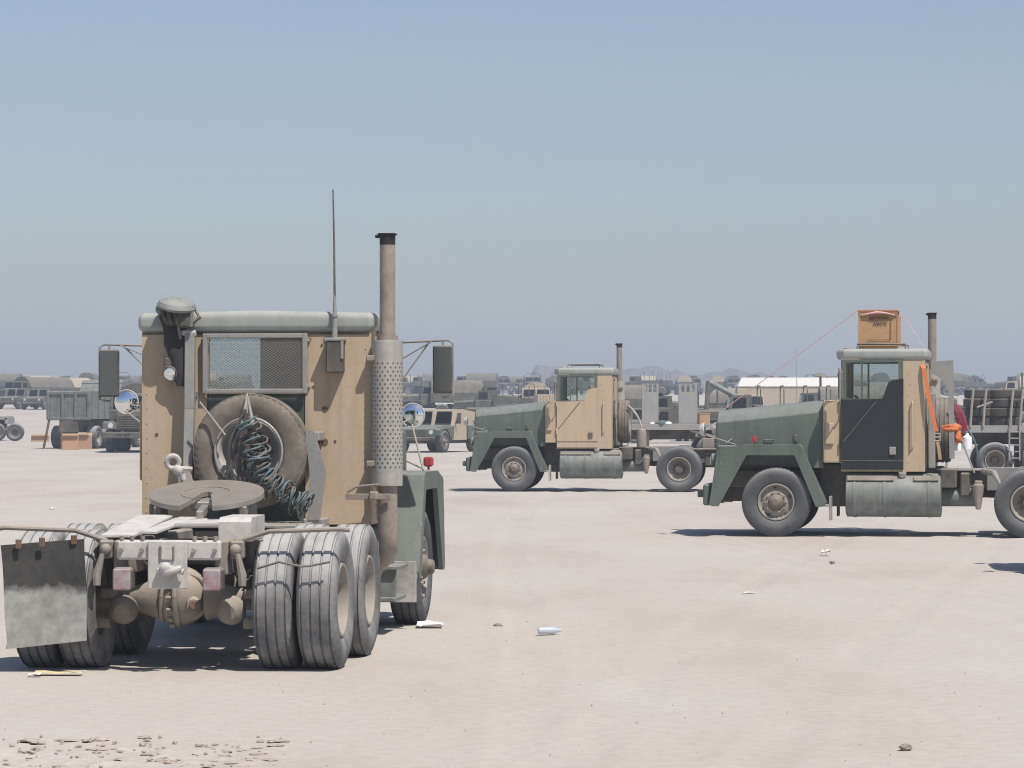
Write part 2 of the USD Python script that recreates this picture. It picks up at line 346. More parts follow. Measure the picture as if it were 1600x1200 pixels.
def add_wheel(parent, c, ax, style, Rr=0.53, w=0.31, rr=0.285, detail=True, mats=None, name='wheel'):
    """rim mesh with tyre, hub and lug nuts as children; ax points to the outside"""
    mt = dict(tyre=M['tyre'], rim=M['rim'], hub=M['hub']); mt.update(mats or {})
    ax = np.asarray(ax, float); n = 96 if detail else 28
    h = w / 2
    if style == 'front':
        rp = [(rr, -h*.6), (rr, h*.72), (rr - .004, h*.85), (rr - .02, h*.85), (rr - .03, h*.68), (rr - .045, .04), (rr - .075, .045), (.15, .085), (.125, .085)]
        hp = [(.125, .06), (.118, .12), (.10, .15), (.072, .165), (.068, .205), (.05, .22), (0, .222)]
        nut = (.155, .083)
    elif style == 'dish':
        rp = [(rr, -h*.6), (rr, h*.72), (rr - .004, h*.86), (rr - .022, h*.86), (rr - .032, h*.66), (rr - .045, -.055), (rr - .08, -.07), (.15, -.085), (.12, -.085)]
        hp = [(.12, -.09), (.115, -.02), (.095, .02), (.07, .03), (0, .034)]
        nut = (.155, -.083)
    else:                                    # inner wheel of a pair: plain ring
        rp = [(rr, -h*.6), (rr, h*.7), (rr - .02, h*.8), (rr - .04, h*.5), (rr - .05, 0), (.1, 0)]
        hp = None; nut = None
    rim = obj(name, MB().lathe(rp, c, ax, 48 if detail else 24), mt['rim'], parent)
    mod = None
    if detail:
        npf = len(tyre_profile(Rr, w, rr)); 
        def mod(r, j):
            if j % 2:
                r[4] -= .016; r[5] -= .016; r[npf-5] -= .016; r[npf-6] -= .016
            return r
    obj('tyre', MB().lathe(tyre_profile(Rr, w, rr, detail), c, ax, n, mod), mt['tyre'], rim, smooth=28)
    if hp is not None:
        obj('hub', MB().lathe(hp, c, ax, 28 if detail else 14), mt['hub'], rim)
    if nut and detail:
        u, v, d = basis(ax); mb = MB(); hh = MB()
        for k in range(10):
            a = k * math.pi / 5; q = np.asarray(c) + nut[0] * (math.cos(a)*u + math.sin(a)*v) + d * nut[1]
            mb.cyl(q - d*.01, q + d*.045, .019, .016, 6)
        for k in range(5):
            a = k * 2*math.pi / 5 + .4; q = np.asarray(c) + (rr - .06) * (math.cos(a)*u + math.sin(a)*v) + d * (nut[1] - .033)
            hh.tube([q, q + d*.006], .026, 10)
        obj('lug_nut_ring', mb, mt['hub'] if style == 'dish' else M['rim'], rim, kind='stuff')
        obj('hand_hole_ring', hh, M['dark'], rim, kind='stuff')
    return rim

# ------------------------------------------------------------------ the truck tractor
def rounded(x0, x1, y0, y1, z0, z1, r):
    o = m3.Manifold.batch_hull([m3.Manifold.sphere(r, 20).translate([x, y, z]) for x in (x0+r, x1-r) for y in (y0+r, y1-r) for z in (z0+r, z1-r)])
    g = o.to_mesh(); return np.asarray(g.vert_properties[:, :3]), np.asarray(g.tri_verts)
def mbox(x0, x1, y0, y1, z0, z1): return m3.Manifold.cube([x1-x0, y1-y0, z1-z0]).translate([x0, y0, z0])
def arr(mf):
    g = mf.to_mesh(); return np.asarray(g.vert_properties[:, :3], float), np.asarray(g.tri_verts)

FENDER = [(1.03, .46), (.90, 1.33), (.50, 1.41), (-.38, 1.41), (-.79, .46)]
FENDER_IN = [(.905, .46), (.45, 1.25), (-.29, 1.25), (-.64, .46)]
XB = -2.27                                     # rear face of the cab

def dented(geo, amp=.007, edge=.16):
    if isinstance(geo, MB): geo = geo.get()
    v_, f_ = trimesh.remesh.subdivide_to_size(np.asarray(geo[0]), np.asarray(geo[1]), edge, max_iter=12)
    n_ = np.stack([meshkit.fbm(v_*1.9 + k*11.3, 2, 40 + k) - .5 for k in range(3)], 1); n_[:, 2] *= .3
    return v_ + amp*n_, f_

def tractor(label, loc, rot, v):
    t = thing('truck_tractor', label, 'truck', loc, rot)
    hero = v['kind'] == 'A'
    doorm = M[v.get('door', 'tan')]
    # --- frame and running gear
    fr = MB()
    for s in (-1, 1):
        fr.box(-5.72, 1.0, s*.34, s*.44, .74, 1.0)
    
    for x in (-4.9, -3.2, -2.5): fr.box(x-.06, x+.06, -.34, .34, .78, .98)
    ds = MB().cyl((-3.7, 0, .62), (-1.2, 0, .72), .06, n=12); ds.cyl((-5.05, 0, .60), (-3.95, 0, .60), .05, n=12)
    ds.box(-4.75, -4.3, -.33, .33, .70, .82, .02); ds.box(-3.6, -2.6, -.33, .33, .70, .84, .03)
    obj('drive_shaft', ds, M['dark'], t)
    obj('frame', fr, M['chassis'], t)
    eb_ = MB(); eb_.box(-5.80, -5.722, -.40, .40, .855, 1.005, .02)
    obj('end_beam', eb_, M['white'], t)
    rc = MB(); rc.box(-5.835, -5.803, -.15, .15, .64, 1.0, .015)
    bo_ = MB()
    for yy in (-.36, -.28, -.20, .20, .28, .36): bo_.cyl((-5.78, yy, 1.0), (-5.78, yy, 1.035), .018, n=8)
    for yy in (-.36, -.2, .2, .36): bo_.cyl((-5.80, yy, .93), (-5.825, yy, .93), .017, n=8)
    obj('beam_bolts', bo_, M['chassis'], t, kind='stuff')
    tp = obj('tow_plate', rc, M['white'], t)
    hk = MB(); hk.box(-5.90, -5.836, -.07, .07, .76, .80); hk.sphere((-5.90, 0.0, .80), .045, 2); hk.torus((-5.93, -.06, .78), (0, .4, 1), .06, .022, 18, 8)
    hk.cyl((-5.9, .0, .8), (-5.9, -.14, .77), .03, .025, 10)
    hk.box(-5.845, -5.838, -.06, .06, .86, .96)
    obj('tow_hook', hk, M['white'], tp)
    ml = MB()
    ml.cyl((-5.845, -.05, .86), (-5.845, -.05, .96), .009, n=6); ml.cyl((-5.845, .05, .86), (-5.845, .05, .96), .009, n=6)
    obj('hook_bar', ml, M['hub'], tp)
    for s in (1, -1):
        lt = MB(); lt.add(*rounded(-5.85, -5.70, s*.345-.075, s*.345+.075, .62, .80, .03))
        a = obj('tail_light', lt, M['dark'], t)
        obj('lens', MB().add(*rounded(-5.87, -5.84, s*.345-.068, s*.345+.068, .63, .79, .014)), M['pinklens'], a)
    for i, x in enumerate((-3.85, -5.2)):
        ax = MB(); ax.cyl((x, -.72, .53), (x, .72, .53), .085, n=16)
        for s in (-1, 1): ax.cyl((x, s*.18, .53), (x, s*.42, .53), .17, .085, 16)
        a = obj('rear_axle', ax, M['chassis'], t)
        df = MB(); df.sphere((x, 0.03, .55), .23, 3, (.95, .95, 1.0))
        df.torus((x-.02, .03, .55), (0, 1, 0), .225, .022, 28, 8); df.torus((x-.02, .14, .55), (0, 1, .1), .19, .016, 24, 8)
        df.torus((x-.10, -.04, .55), (1, .15, 0), .17, .02, 24, 8)
        for k in range(7):
            b = -1.2 + k*.4; df.cyl((x - .24*math.cos(b), .055, .55 + .24*math.sin(b)), (x - .24*math.cos(b), .095, .55 + .24*math.sin(b)), .016, n=6)
        df.cyl((x-.16, -.10, .50), (x-.245, -.12, .49), .06, .05, 12)
        obj('differential', df, M['chassis'], a)
        if hero and i == 1: obj('drain_plug', MB().cyl((x-.215, -.115, .49), (x-.262, -.13, .487), .045, .04, 12), M['rust'], a)
        for s in (-1, 1):
            bc = MB(); xx = x - .27 if i else x + .27
            bc.lathe([(0, -.10), (.06, -.10), (.10, -.06), (.115, -.01), (.115, .01), (.10, .05), (.06, .10), (0, .11)], (xx, s*.42, .46), (1, .1*s, .15), 20)
            bc.cyl((xx, s*.42, .46), (x, s*.46, .50), .03, n=8)
            bc.box(xx-.03, xx+.03, s*.56-.10, s*.56+.04, .55, .62); bc.cyl((xx, s*.52, .36), (xx, s*.62, .36), .045, n=10)
            obj('brake_chamber', bc, M['hub'] if s > 0 else M['chassis'], t)
    for s in (-1, 1):
        sp = MB()
        for k in range(6):
            sp.box(-5.15 + k*.10, -3.9 - k*.10, s*.50-.045, s*.50+.045, .66 + k*.022, .68 + k*.022, .004)
        sp.box(-4.62, -4.43, s*.50-.07, s*.50+.07, .60, .88)
        obj('leaf_spring', sp, M['dark'], t)
    # --- wheels
    fa = MB().cyl((0, -.9, .53), (0, .9, .53), .06, n=12); fa.box(-.15, .15, -.45, .45, .5, .6)
    obj('front_axle', fa, M['dark'], t)
    for s in (1, -1):
        add_wheel(t, (0, s*1.02, .53), (0, s, 0), 'front', w=.29)
    for x in (-3.85, -5.2):
        for s in (1, -1):
            add_wheel(t, (x, s*1.105, .53), (0, s, 0), 'dish', mats=dict(tyre=M['herotyre']) if hero else None)
            add_wheel(t, (x, s*.765, .53), (0, s, 0), 'inner', mats=dict(tyre=M['herotyre']) if hero else None)
    # --- engine bay, bumper, fenders
    eb = MB(); eb.box(-.9, .92, -.40, .40, .52, 1.2); eb.box(-.75, .95, -.70, .70, 1.05, 1.45); eb.box(-1.15, -.65, -.62, .62, .45, 1.1)
    obj('engine', eb, M['dark'], t)
    bp = MB(); bp.box(1.02, 1.13, -1.12, 1.12, .47, .80, .03)
    for s in (-1, 1): bp.box(1.13, 1.28, s*.45-.03, s*.45+.03, .58, .70, .02)
    obj('bumper', bp, M['green'], t)
    fo = Polygon(FENDER).buffer(-.05).buffer(.05, 6)
    thin = fo.difference(Polygon([(.985, .40), (.868, 1.295), (.49, 1.375), (-.362, 1.375), (-.745, .40)]))
    lip = fo.difference(Polygon([(.915, .40), (.45, 1.25), (-.29, 1.25), (-.64, .40)]))
    for s in (1, -1):
        fm = MB()
        if s > 0: fm.prism(thin, 'y', .45, 1.16); fm.prism(lip, 'y', 1.16, 1.205)
        else: fm.prism(thin, 'y', -1.16, -.45); fm.prism(lip, 'y', -1.205, -1.16)
        fd = obj('fender', fm, M['green'], t)
        ft = MB(); ft.box(.62, .90, s*1.02-.14, s*1.02+.14, 1.325, 1.40, .02)
        obj('turn_signal_box', ft, M['green'], fd)
        if s < 0 or v['kind'] != 'C':
            mk = MB().cyl((.33, s*1.14, 1.42), (.33, s*1.14, 1.47), .012, n=8); mk.box(.29, .37, s*1.14-.045, s*1.14+.045, 1.45, 1.54, .015)
            obj('marker_light', mk, M['redlens'], fd)
        mf = MB(); mf.box(-.845, -.815, s*1.0-.19, s*1.0+.19, .25, .62, .005); mf.box(-.82, -.76, s*1.0-.19, s*1.0+.19, .46, .5, .005)
        obj('splash_flap', mf, M['flap'], fd)
    # --- hood
    def sect(x, hw, zt, zb):
        p = [(-hw, zb), (-hw, zt-.21), (-hw+.012, zt-.18), (-hw+.06, zt-.115), (-hw+.14, zt-.058), (-hw+.25, zt-.022), (-hw+.45, zt-.004), (0, zt), (hw-.45, zt-.004), (hw-.25, zt-.022), (hw-.14, zt-.058), (hw-.06, zt-.115), (hw-.012, zt-.18), (hw, zt-.21), (hw, zb)]
        return [(x, a, b) for a, b in p]
    hs_ = [sect(.955, .815, 1.915, 1.12)]
    for x in np.linspace(.93, -.71, 24):
        q = (x + .71) / 1.64; hs_.append(sect(x, .90 - .055*q, 2.105 - .165*q, 1.05 + .06*q))
    hs_ = [np.array(r_) for r_ in hs_]
    hd = MB().loft([r_ + np.stack([0*r_[:, 0], .012*(meshkit.fbm(r_*2.1 + rot, 2, 5) - .5), .012*(meshkit.fbm(r_*1.7 + rot, 2, 6) - .5)], 1) for r_ in hs_])
    ho = obj('hood', hd, M['green'], t, smooth=34)
    hl = MB()
    for s in (1, -1):
        hl.tube([(.2, s*.872, 1.48), (.2, s*.895, 1.48), (.05, s*.90, 1.48), (.05, s*.875, 1.48)], .010, 6)
        hl.box(-.32, -.26, s*.885-.01, s*.90+.015, 1.46, 1.56, .006)
    obj('hood_handle', hl, M['dark'], ho)
    gr = MB(); gr.box(.957, .975, -.62, .62, 1.15, 1.78, .006)
    g = obj('grille', gr, M['dark'], t)
    gb = MB()
    for k in range(9): gb.box(.976, .99, -.6, .6, 1.18 + k*.065, 1.20 + k*.065, .003)
    obj('grille_bar', gb, M['green'], g)
    for s in (1, -1):
        a = obj('headlight', MB().lathe([(.10, -.06), (.105, .02), (.095, .03)], (.98, s*.98, 1.17), (1, 0, 0), 20), M['green'], t)
        obj('lens', MB().lathe([(.094, .02), (.06, .04), (0, .048)], (.98, s*.98, 1.17), (1, 0, 0), 20), M['lamp'], a)
    # --- cowl and cab
    cw = MB(); cw.box(-.985, -.712, -.99, .99, 1.13, 2.10, .02)
    cl = obj('cowl', cw, M['tan'], t)
    for s in (1, -1):
        vt = MB(); vt.box(-.88, -.75, s*.99, s*1.035, 1.42, 1.74, .015)
        obj('vent_box', vt, M['tan'], cl)
    zc = 2.675 if hero else 2.735
    cab = mbox(XB, -.99, -1.0, 1.0, 1.0, zc) - mbox(XB+.05, -1.03, -.95, .95, 1.2, zc-.02)
    wins = [(-1.87, -1.07), ]
    for s in (1, -1):
        y0, y1 = (.9, 1.1) if s > 0 else (-1.1, -.9)
        cab -= mbox(-1.88, -1.05, y0, y1, 2.10, zc-.035)
        cab -= mbox(-1.10, -.90, s*.48-.42, s*.48+.42, 2.14, 2.66)         # windscreen halves
    cab -= mbox(XB-.1, XB+.1, -.415, .415, 2.16, 2.63)                       # rear window
    cab -= mbox(XB-.1, XB+.035, -.43, .43, .98, 2.12)                         # recess behind the spare wheel
    cb = obj('cab', dented(arr(cab)), M['tan'], t, smooth=30)
    ci = MB(); ci.box(XB+.06, -1.04, -.94, .94, 1.16, 1.22)
    obj('cab_floor', ci, M['inner'], cb)
    obj('recess_panel', MB().box(XB+.012, XB+.034, -.428, .428, .985, 2.118, 0), M['green'], cb)
    for s in (1, -1):
        st = MB(); st.add(*rounded(-1.95, -1.45, s*.5-.24, s*.5+.24, 1.45, 1.62, .06)); st.add(*rounded(-2.05, -1.9, s*.5-.23, s*.5+.23, 1.55, 2.12, .05))
        obj('seat', st, M['seat'], cb)
    sw = MB().torus((-1.32, .5, 1.98), (-.8, 0, .6), .23, .016, 28, 8); sw.cyl((-1.32, .5, 1.98), (-1.05, .5, 1.75), .03, n=8); sw.box(-1.2, -1.04, -.94, .94, 1.7, 2.02)
    obj('dashboard', sw, M['seat'], cb)
    for s in (1, -1):
        obj('windscreen', MB().box(-1.018, -1.010, s*.48-.425, s*.48+.425, 2.135, 2.665, 0), M['glass'], cb)
    obj('rear_window', MB().box(XB+.020, XB+.026, -.42, .42, 2.155, 2.635, 0), M['glass'], cb)
    # roof cap
    ZR = -.065 if hero else 0.0
    rq = .06
    hull = m3.Manifold.batch_hull([m3.Manifold.sphere(rq, 20).translate([x, y, z]) for x, hy in ((XB+.015, .975), (-1.35, .97), (-1.06, .92), (-.97, .80)) for y in (-hy, 0, hy) for z in (2.78+ZR, (2.845 if y == 0 else 2.825) + ZR)])
    g0 = hull.to_mesh(); rf = MB().add(np.asarray(g0.vert_properties[:, :3]), np.asarray(g0.tri_verts))
    rm = obj('roof', rf, M['roof'], t, smooth=40)
    rl = MB()
    for yy in (-.5, -.25, 0, .25, .5): obj('roof_marker_light', MB().add(*rounded(-1.09, -.99, yy-.05, yy+.05, 2.855+ZR, 2.905+ZR, .02)), M['redlens'], rm)
    rr_ = MB()
    if v['kind'] != 'A':
        for s in (1, -1): rr_.tube([(-1.22, s*.62, 2.87), (-1.22, s*.62, 2.965), (-1.96, s*.62, 2.965), (-1.96, s*.62, 2.87)], .016, 8)
        obj('roof_rail', rr_, M['dark'], rm)
    cs_ = MB()
    for s in (1, -1):
        rv = MB()
        for k in range(12): rv.sphere((XB-.001, s*.955, 1.10 + k*.128), .006, 1)
        for k in range(9): rv.sphere((-2.02 - .02*(k % 2), s*1.002, 1.15 + k*.17), .008, 1)
        obj('rivet_row', rv, M['tan'], cb, kind='stuff')
    dl = MB().box(XB-.012, XB-.0005, -.99, .99, 2.698 + ZR, 2.716 + ZR, .003)
    obj('drip_rail', dl, M['dark'], cb)
    # doors
    for s in (1, -1):
        outer = Polygon([(-.995, 1.03), (-1.945, 1.03), (-1.945, 2.66), (-.995, 2.66)])
        hole = Polygon([(-1.06, 2.11), (-1.62, 2.11), (-1.72, 2.38), (-1.88, 2.42), (-1.88, zc-.045), (-1.06, zc-.045)])
        lower = Polygon([(-.995, 1.03), (-1.945, 1.03), (-1.945, 2.42), (-1.88, 2.42), (-1.72, 2.38), (-1.62, 2.11), (-.995, 2.10)])
        y0, y1 = sorted((s*1.003, s*1.032))
        dm = doorm if s > 0 else M['tan']
        dr = obj('door', dented(MB().prism(lower, 'y', y0, y1)), dm, t, label='black replacement door panel' if (s > 0 and v.get('door') == 'blackdoor') else None, smooth=30)
        y0f, y1f = sorted((s*1.003, s*1.022))
        fp = Polygon([(-.998, 2.105), (-1.60, 2.115), (-1.70, 2.385), (-1.86, 2.425), (-1.94, 2.425), (-1.94, zc-.012), (-.998, zc-.012)]).difference(hole.buffer(-.012))
        fg = [g for g in getattr(fp, 'geoms', [fp])]
        wf = MB()
        for g_ in fg: wf.prism(g_, 'y', y0f, y1f)
        wf.box(-1.325, -1.295, min(y0f, y1f), max(y0f, y1f), 2.12, zc-.04, 0)
        w_ = obj('window_frame', wf, M['green'], dr, smooth=False)
        gy0, gy1 = sorted((s*.985, s*.991))
        obj('window_pane', MB().box(-1.87, -1.06, gy0, gy1, 2.105, zc-.04, 0), M['glass'], dr)
        rib = MB(); yy0, yy1 = sorted((s*1.032, s*1.040))
        rib.box(-1.945, -.995, yy0, yy1, 1.16, 1.172, 0)
        L = math.hypot(.50, .62); a = math.degrees(math.atan2(.62, .50))
        rib.box(-L/2, L/2, yy0, yy1, -.008, .008, 0, T(-1.28, 0, 1.77) @ R(a, (0, 1, 0)))
        obj('door_seam', rib, M['dark'], dr)
        hb = MB(); yh0, yh1 = sorted((s*1.032, s*1.062)); hb.box(-1.83, -1.73, yh0, yh1, 1.26, 1.38, .012)
        obj('door_handle', hb, M['dark'] if s > 0 and v.get('door') != 'blackdoor' else M['grey'], dr)
        hg = MB()
        for z in (1.35, 2.0): hg.cyl((-.985, s*1.03, z), (-.985, s*1.03, z+.14), .016, n=8)
        obj('hinge', hg, doorm, dr)
        gb_ = MB(); gb_.tube([(-2.08, s*1.0, 1.35), (-2.08, s*1.05, 1.38), (-2.08, s*1.05, 2.05), (-2.08, s*1.0, 2.08)], .013, 8)
        obj('grab_bar', gb_, M['tan'], cb)
    # tanks and steps
    tk = MB().lathe([(0, -.73), (.30, -.73), (.335, -.715), (.335, .715), (.30, .73), (0, .73)], (-1.79, .83, .635), (1, 0, 0), 40)
    tn = obj('fuel_tank', tk, M['tank'], t)
    tb = MB()
    for x in (-1.20, -1.66, -2.34): tb.lathe([(.335, -.025), (.342, -.022), (.342, .022), (.335, .025)], (x, .83, .635), (1, 0, 0), 40)
    obj('tank_strap', tb, M['tank'], tn)
    ts = MB()
    for x0, x1 in ((-1.80, -1.09), (-2.48, -2.10)):
        ts.box(x0, x1, -.055, .055, -.008, .012, .004, T(0, .83 + .35*math.cos(math.radians(48)), .635 + .35*math.sin(math.radians(48))) @ R(-42, (1, 0, 0)))
    obj('tank_step', ts, M['dark'], tn)
    cp = MB().cyl((-1.93, 1.0, .93), (-1.93, 1.03, .99), .06, n=14)
    obj('tank_cap', cp, M['bare'], tn)
    bx = MB(); bx.box(-1.55, -1.02, -1.02, -.55, .42, .95, .02); bx.box(-1.62, -1.0, -1.12, -.55, .30, .34, .01)
    bx.box(-1.60, -1.57, -1.12, -.60, .30, .62, .008); bx.box(-1.66, -1.0, -1.14, -1.02, .58, .615, .008)
    obj('battery_box', bx, M['tank'], t)
    at_ = MB().lathe([(0, -.33), (.11, -.33), (.14, -.29), (.14, .29), (.11, .33), (0, .33)], (-2.78, .62, .60), (1, 0, 0), 22)
    obj('air_tank', at_, M['tank'], t); at_ = MB()
    at_.lathe([(0, -.26), (.09, -.26), (.115, -.22), (.115, .22), (.09, .26), (0, .26)], (-2.72, -.62, .62), (1, 0, 0), 22)
    obj('air_tank', at_, M['tank'], t)
    if not hero:
        cn = MB().lathe([(0, -.20), (.04, -.19), (.085, .1), (.09, .17), (.06, .2), (0, .2)], (-3.08, .98, .62), (0, -.05, 1), 18)
        cn.box(-3.14, -3.02, .42, .95, .80, .86)
        obj('air_dryer', cn, M['pipe'], t)
        sb = MB(); sb.box(-2.75, -2.50, .50, 1.0, .75, 1.05, .02); sb.box(-2.95, -2.80, .40, .80, .62, .98, .02)
        obj('valve_box', sb, M['dark'], t)
        nb = MB(); nb.tube([(-3.15, .60, 1.0), (-3.32, .95, .98), (-3.42, 1.05, .80)], [.05, .05, .02], 8); nb.box(-3.75, -3.2, .46, .52, .70, 1.06, .01)
        obj('hanger_bracket', nb, M['grey'], t)
    # rear mud guards' rods and deck
    dk = MB(); dk.box(-3.3, -2.42, -.55, .55, 1.003, 1.03, .006)
    obj('deck_plate', dk, M['grey'], t)
    # fifth wheel
    u = np.array([math.cos(math.radians(12)), 0, math.sin(math.radians(12))])
    n_ = np.array([-u[2], 0, u[0]])
    Mx = np.eye(4); Mx[:3, 0] = u; Mx[:3, 1] = [0, 1, 0]; Mx[:3, 2] = n_; Mx[:3, 3] = (-4.5, -.03, 1.31)
    th = np.linspace(math.radians(200), math.radians(520), 48)
    circ = [(.455*math.cos(a), .455*math.sin(a)) for a in np.linspace(0, 2*math.pi, 60)[:-1]]
    slot = Polygon([(-.60, -.17), (-.60, .17), (-.06, .045), (.0, .05), (.05, 0), (.0, -.05), (-.06, -.045)])
    plate = Polygon(circ).difference(slot)
    pb = MB()
    for g_ in getattr(plate, 'geoms', [plate]): pb.prism(g_, 'z', -.02, .018, Mx)
    fw = obj('fifth_wheel', pb, M['worn'], t, smooth=30)
    cc = Polygon([(.205*math.cos(a), .205*math.sin(a)) for a in np.linspace(0, 2*math.pi, 40)[:-1]]).difference(Polygon([(.19*math.cos(a), .19*math.sin(a)) for a in np.linspace(0, 2*math.pi, 40)[:-1]])).difference(slot)
    rg = MB()
    for g_ in getattr(cc, 'geoms', [cc]): rg.prism(g_, 'z', .018, .024, Mx)
    obj('wear_ring', rg, M['pipe'], fw)
    jw = MB(); jw.box(-.10, .10, -.11, .11, -.10, -.03, .01, Mx); jw.box(-.32, -.1, -.03, .03, -.12, -.05, .01, Mx)
    obj('jaw', jw, M['bare'], fw)
    sd = MB()
    for s in (-1, 1):
        sd.box(-4.64, -4.36, s*.36-.05, s*.36+.05, 1.0, 1.25, .015); sd.box(-.30, .30, s*.34-.03, s*.34+.03, -.10, -.02, .01, Mx)
    obj('fifth_wheel_stand', sd, M['chassis'], t)
    def slab(c4, th):
        c4 = np.asarray(c4, float); return MB().loft([c4, c4 - (0, 0, th)])
    obj('approach_ramp', slab([(-5.64, .30, 1.035), (-4.85, .16, 1.165), (-4.85, .44, 1.165), (-5.64, .56, 1.035)], .016), M['white'], t, smooth=False)
    obj('approach_ramp', slab([(-5.50, .16, 1.055), (-4.85, -.02, 1.15), (-4.85, .13, 1.15), (-5.50, .28, 1.06)], .016), M['white'], t, smooth=False)
    rp_ = MB(); rp_.prism([(-5.42, .98), (-5.42, 1.13), (-5.36, 1.165), (-4.85, 1.17), (-4.85, .98)], 'y', -.56, -.31)
    obj('slide_block', rp_, M['white'], t, smooth=False)
    obj('slide_plate', slab([(-5.30, -.305, 1.115), (-4.75, -.305, 1.135), (-4.75, .0, 1.135), (-5.30, .06, 1.115)], .018), M['white'], t, smooth=False)
    for s in (1, -1):
        hr = MB(); hr.box(-5.70, -5.62, *sorted((s*.45, s*.56)), .86, 1.0, .015)
        hr.tube([(-5.66, s*.5, .99), (-5.66, s*.75, 1.07), (-5.66, s*1.30, 1.09), (-5.64, s*1.36, 1.08)], .018, 8)
        hr.sphere((-5.72, s*.50, .93), .045, 2); hr.tube([(-5.74, s*.52, .90), (-5.76, s*.56, .74), (-5.76, s*.56, .66)], [.02, .035, .03], 8)
        hr.box(-5.60, -4.1, *sorted((s*.46, s*.60)), .985, 1.01, .008); hr.box(-5.45, -4.3, *sorted((s*.62, s*.66)), .985, 1.0, .006)
        obj('flap_hanger', hr, M['chassis'], t)
    # rear mirrors
    for s in (1, -1):
        mx, my, mz = v.get('mirror', {}).get(s, (-1.0, s*1.36, 2.33))
        arm = MB(); y0 = s*1.0
        arm.tube([(mx+.05, y0, mz+.24), (mx, my + s*.05, mz+.26), (mx, my + s*.09, mz+.23), (mx, my+s*.09, mz-.24), (mx, my, mz-.255)] + ([(mx+.05, y0, mz-.55)] if not hero else []), .011, 8)
        arm.tube([(mx+.05, y0, mz+.05), (mx, my - s*.10, mz+.25)], .007, 6); arm.cyl((mx, my, mz+.25), (mx, my, mz+.2), .009, n=6)
        arm.cyl((mx+.02, my - s*.12, mz+.25), (mx+.05, y0, mz-.20), .008, n=6)
        a = obj('mirror_arm', arm, M['grey'], t)
        obj('mirror', MB().add(*rounded(mx-.035, mx+.03, my-.09, my+.09, mz-.215, mz+.215, .025)), M['dark'], a)
        obj('mirror_glass', MB().box(mx-.040, mx-.035, my-.078, my+.078, mz-.20, mz+.20, 0), M['tinted'] if v['kind'] == 'A' else M['mirror'], a)
        fx, fy, fz = v.get('round', {}).get(s, (1.13, s*1.0, 1.64))
        ra = MB(); ra.tube([(.62, s*1.05, 1.41), (fx-.05, fy, fz-.09)], .010, 6); ra.tube([(.95, s*.80, 1.75 if fz < 1.8 else 1.85), (fx-.02, fy, fz-.02)], .008, 6)
        ra.tube([(.70, s*.87, 1.5), (.80, s*1.02, 1.42)], .008, 6)
        b = obj('round_mirror_arm', ra, M['grey'], t)
        q_ = 1.12 if hero else 1.0
        obj('round_mirror', MB().lathe([(r_*q_, h_) for r_, h_ in [(0, .075), (.07, .06), (.10, .02), (.108, -.005), (.104, -.016), (.096, -.012)]], (fx, fy, fz), (1, 0, 0), 28), M['white'], b)
        obj('round_mirror_glass', MB().lathe([(r_*q_, h_) for r_, h_ in [(.097, -.010), (.085, -.018), (.06, -.028), (.03, -.034), (0, -.036)]][::-1], (fx, fy, fz), (1, 0, 0), 32), M['mirror'], b, smooth=True)
    # --- exhaust, right rear corner
    ex, ey = XB - .045, -1.15
    stk = MB().tube([(ex, ey, 2.52), (ex, ey, 3.40)], .067, 24, False)
    stp = obj('exhaust_pipe', stk, M['pipe'], t)
    lo = MB().tube([(ex, ey, 1.36), (ex, ey, .95), (ex+.06, ey, .78), (ex+.25, ey+.1, .66), (ex+.7, ey+.45, .62)], [.085, .085, .08, .075, .07], 18)
    obj('lower_pipe', lo, M['pipe'], t)
    mo = MB().tube([(ex, ey, 3.395), (ex, ey, 3.47), (ex, ey, 3.485)], [.0675, .069, .078], 24, False)
    mo.tube([(ex, ey, 3.485), (ex, ey, 3.40)], [.066, .06], 24, False); mo.cyl((ex, ey, 3.41), (ex, ey, 3.412), .06, n=20)
    lx = (-.02, .10) if hero else (.12, .02)
    mo.add(*rounded(*sorted((ex, ex + (.10 if not hero else .02))), *((ey-.02, ey+.02) if not hero else (ey, ey+.11)), 3.455, 3.485, .012))
    mo.box(ex-.075, ex+.075, ey-.075, ey+.075, 3.482, 3.494, .006)
    obj('rain_cap', mo, M['sooty'], stp)
    sh = MB().lathe([(.07, 1.245), (.128, 1.245), (.131, 1.23), (.131, .02), (.128, 0), (.08, 0)], (ex, ey, 1.335), (0, 0, 1), 40)
    ms = obj('muffler_shield', sh, M['shield'], t)
    if hero:
        hl_ = MB()
        for r_ in range(26):
            z = 1.335 + .16 + r_ * .0355
            for k in range(18):
                a = (k + (.5 if r_ % 2 else 0)) * 2*math.pi/18
                d = np.array([math.cos(a), math.sin(a), 0]); q = np.array([ex, ey, z]) + d*.1305
                hl_.tube([q, q + d*.0022], .0088, 6)
        p_ = obj('perforation', hl_, M['dark'], ms, kind='stuff')
    bk = MB(); bk.box(ex-.20, ex-.04, ey+.06, ey+.13, 1.22, 1.29, .01); bk.box(ex-.14, ex-.12, ey-.05, ey+.34, 1.22, 1.27, .008)
    bk.tube([(ex-.13, ey+.33, 1.28), (ex-.13, ey+.25, 1.33), (ex-.13, ey+.05, 1.35)], .012, 6)
    obj('pipe_clamp', MB().lathe([(.07, -.02), (.09, -.02), (.09, .02), (.07, .02)], (ex, ey, 2.60), (0, 0, 1), 24), M['pipe'], t)
    for z in (1.5, 2.4): obj('stack_stay', MB().box(ex-.10, ex+.0, ey+.10, ey+.17, z, z+.05, .008), M['pipe'], t)
    obj('muffler_bracket', bk, M['pipe'], t)
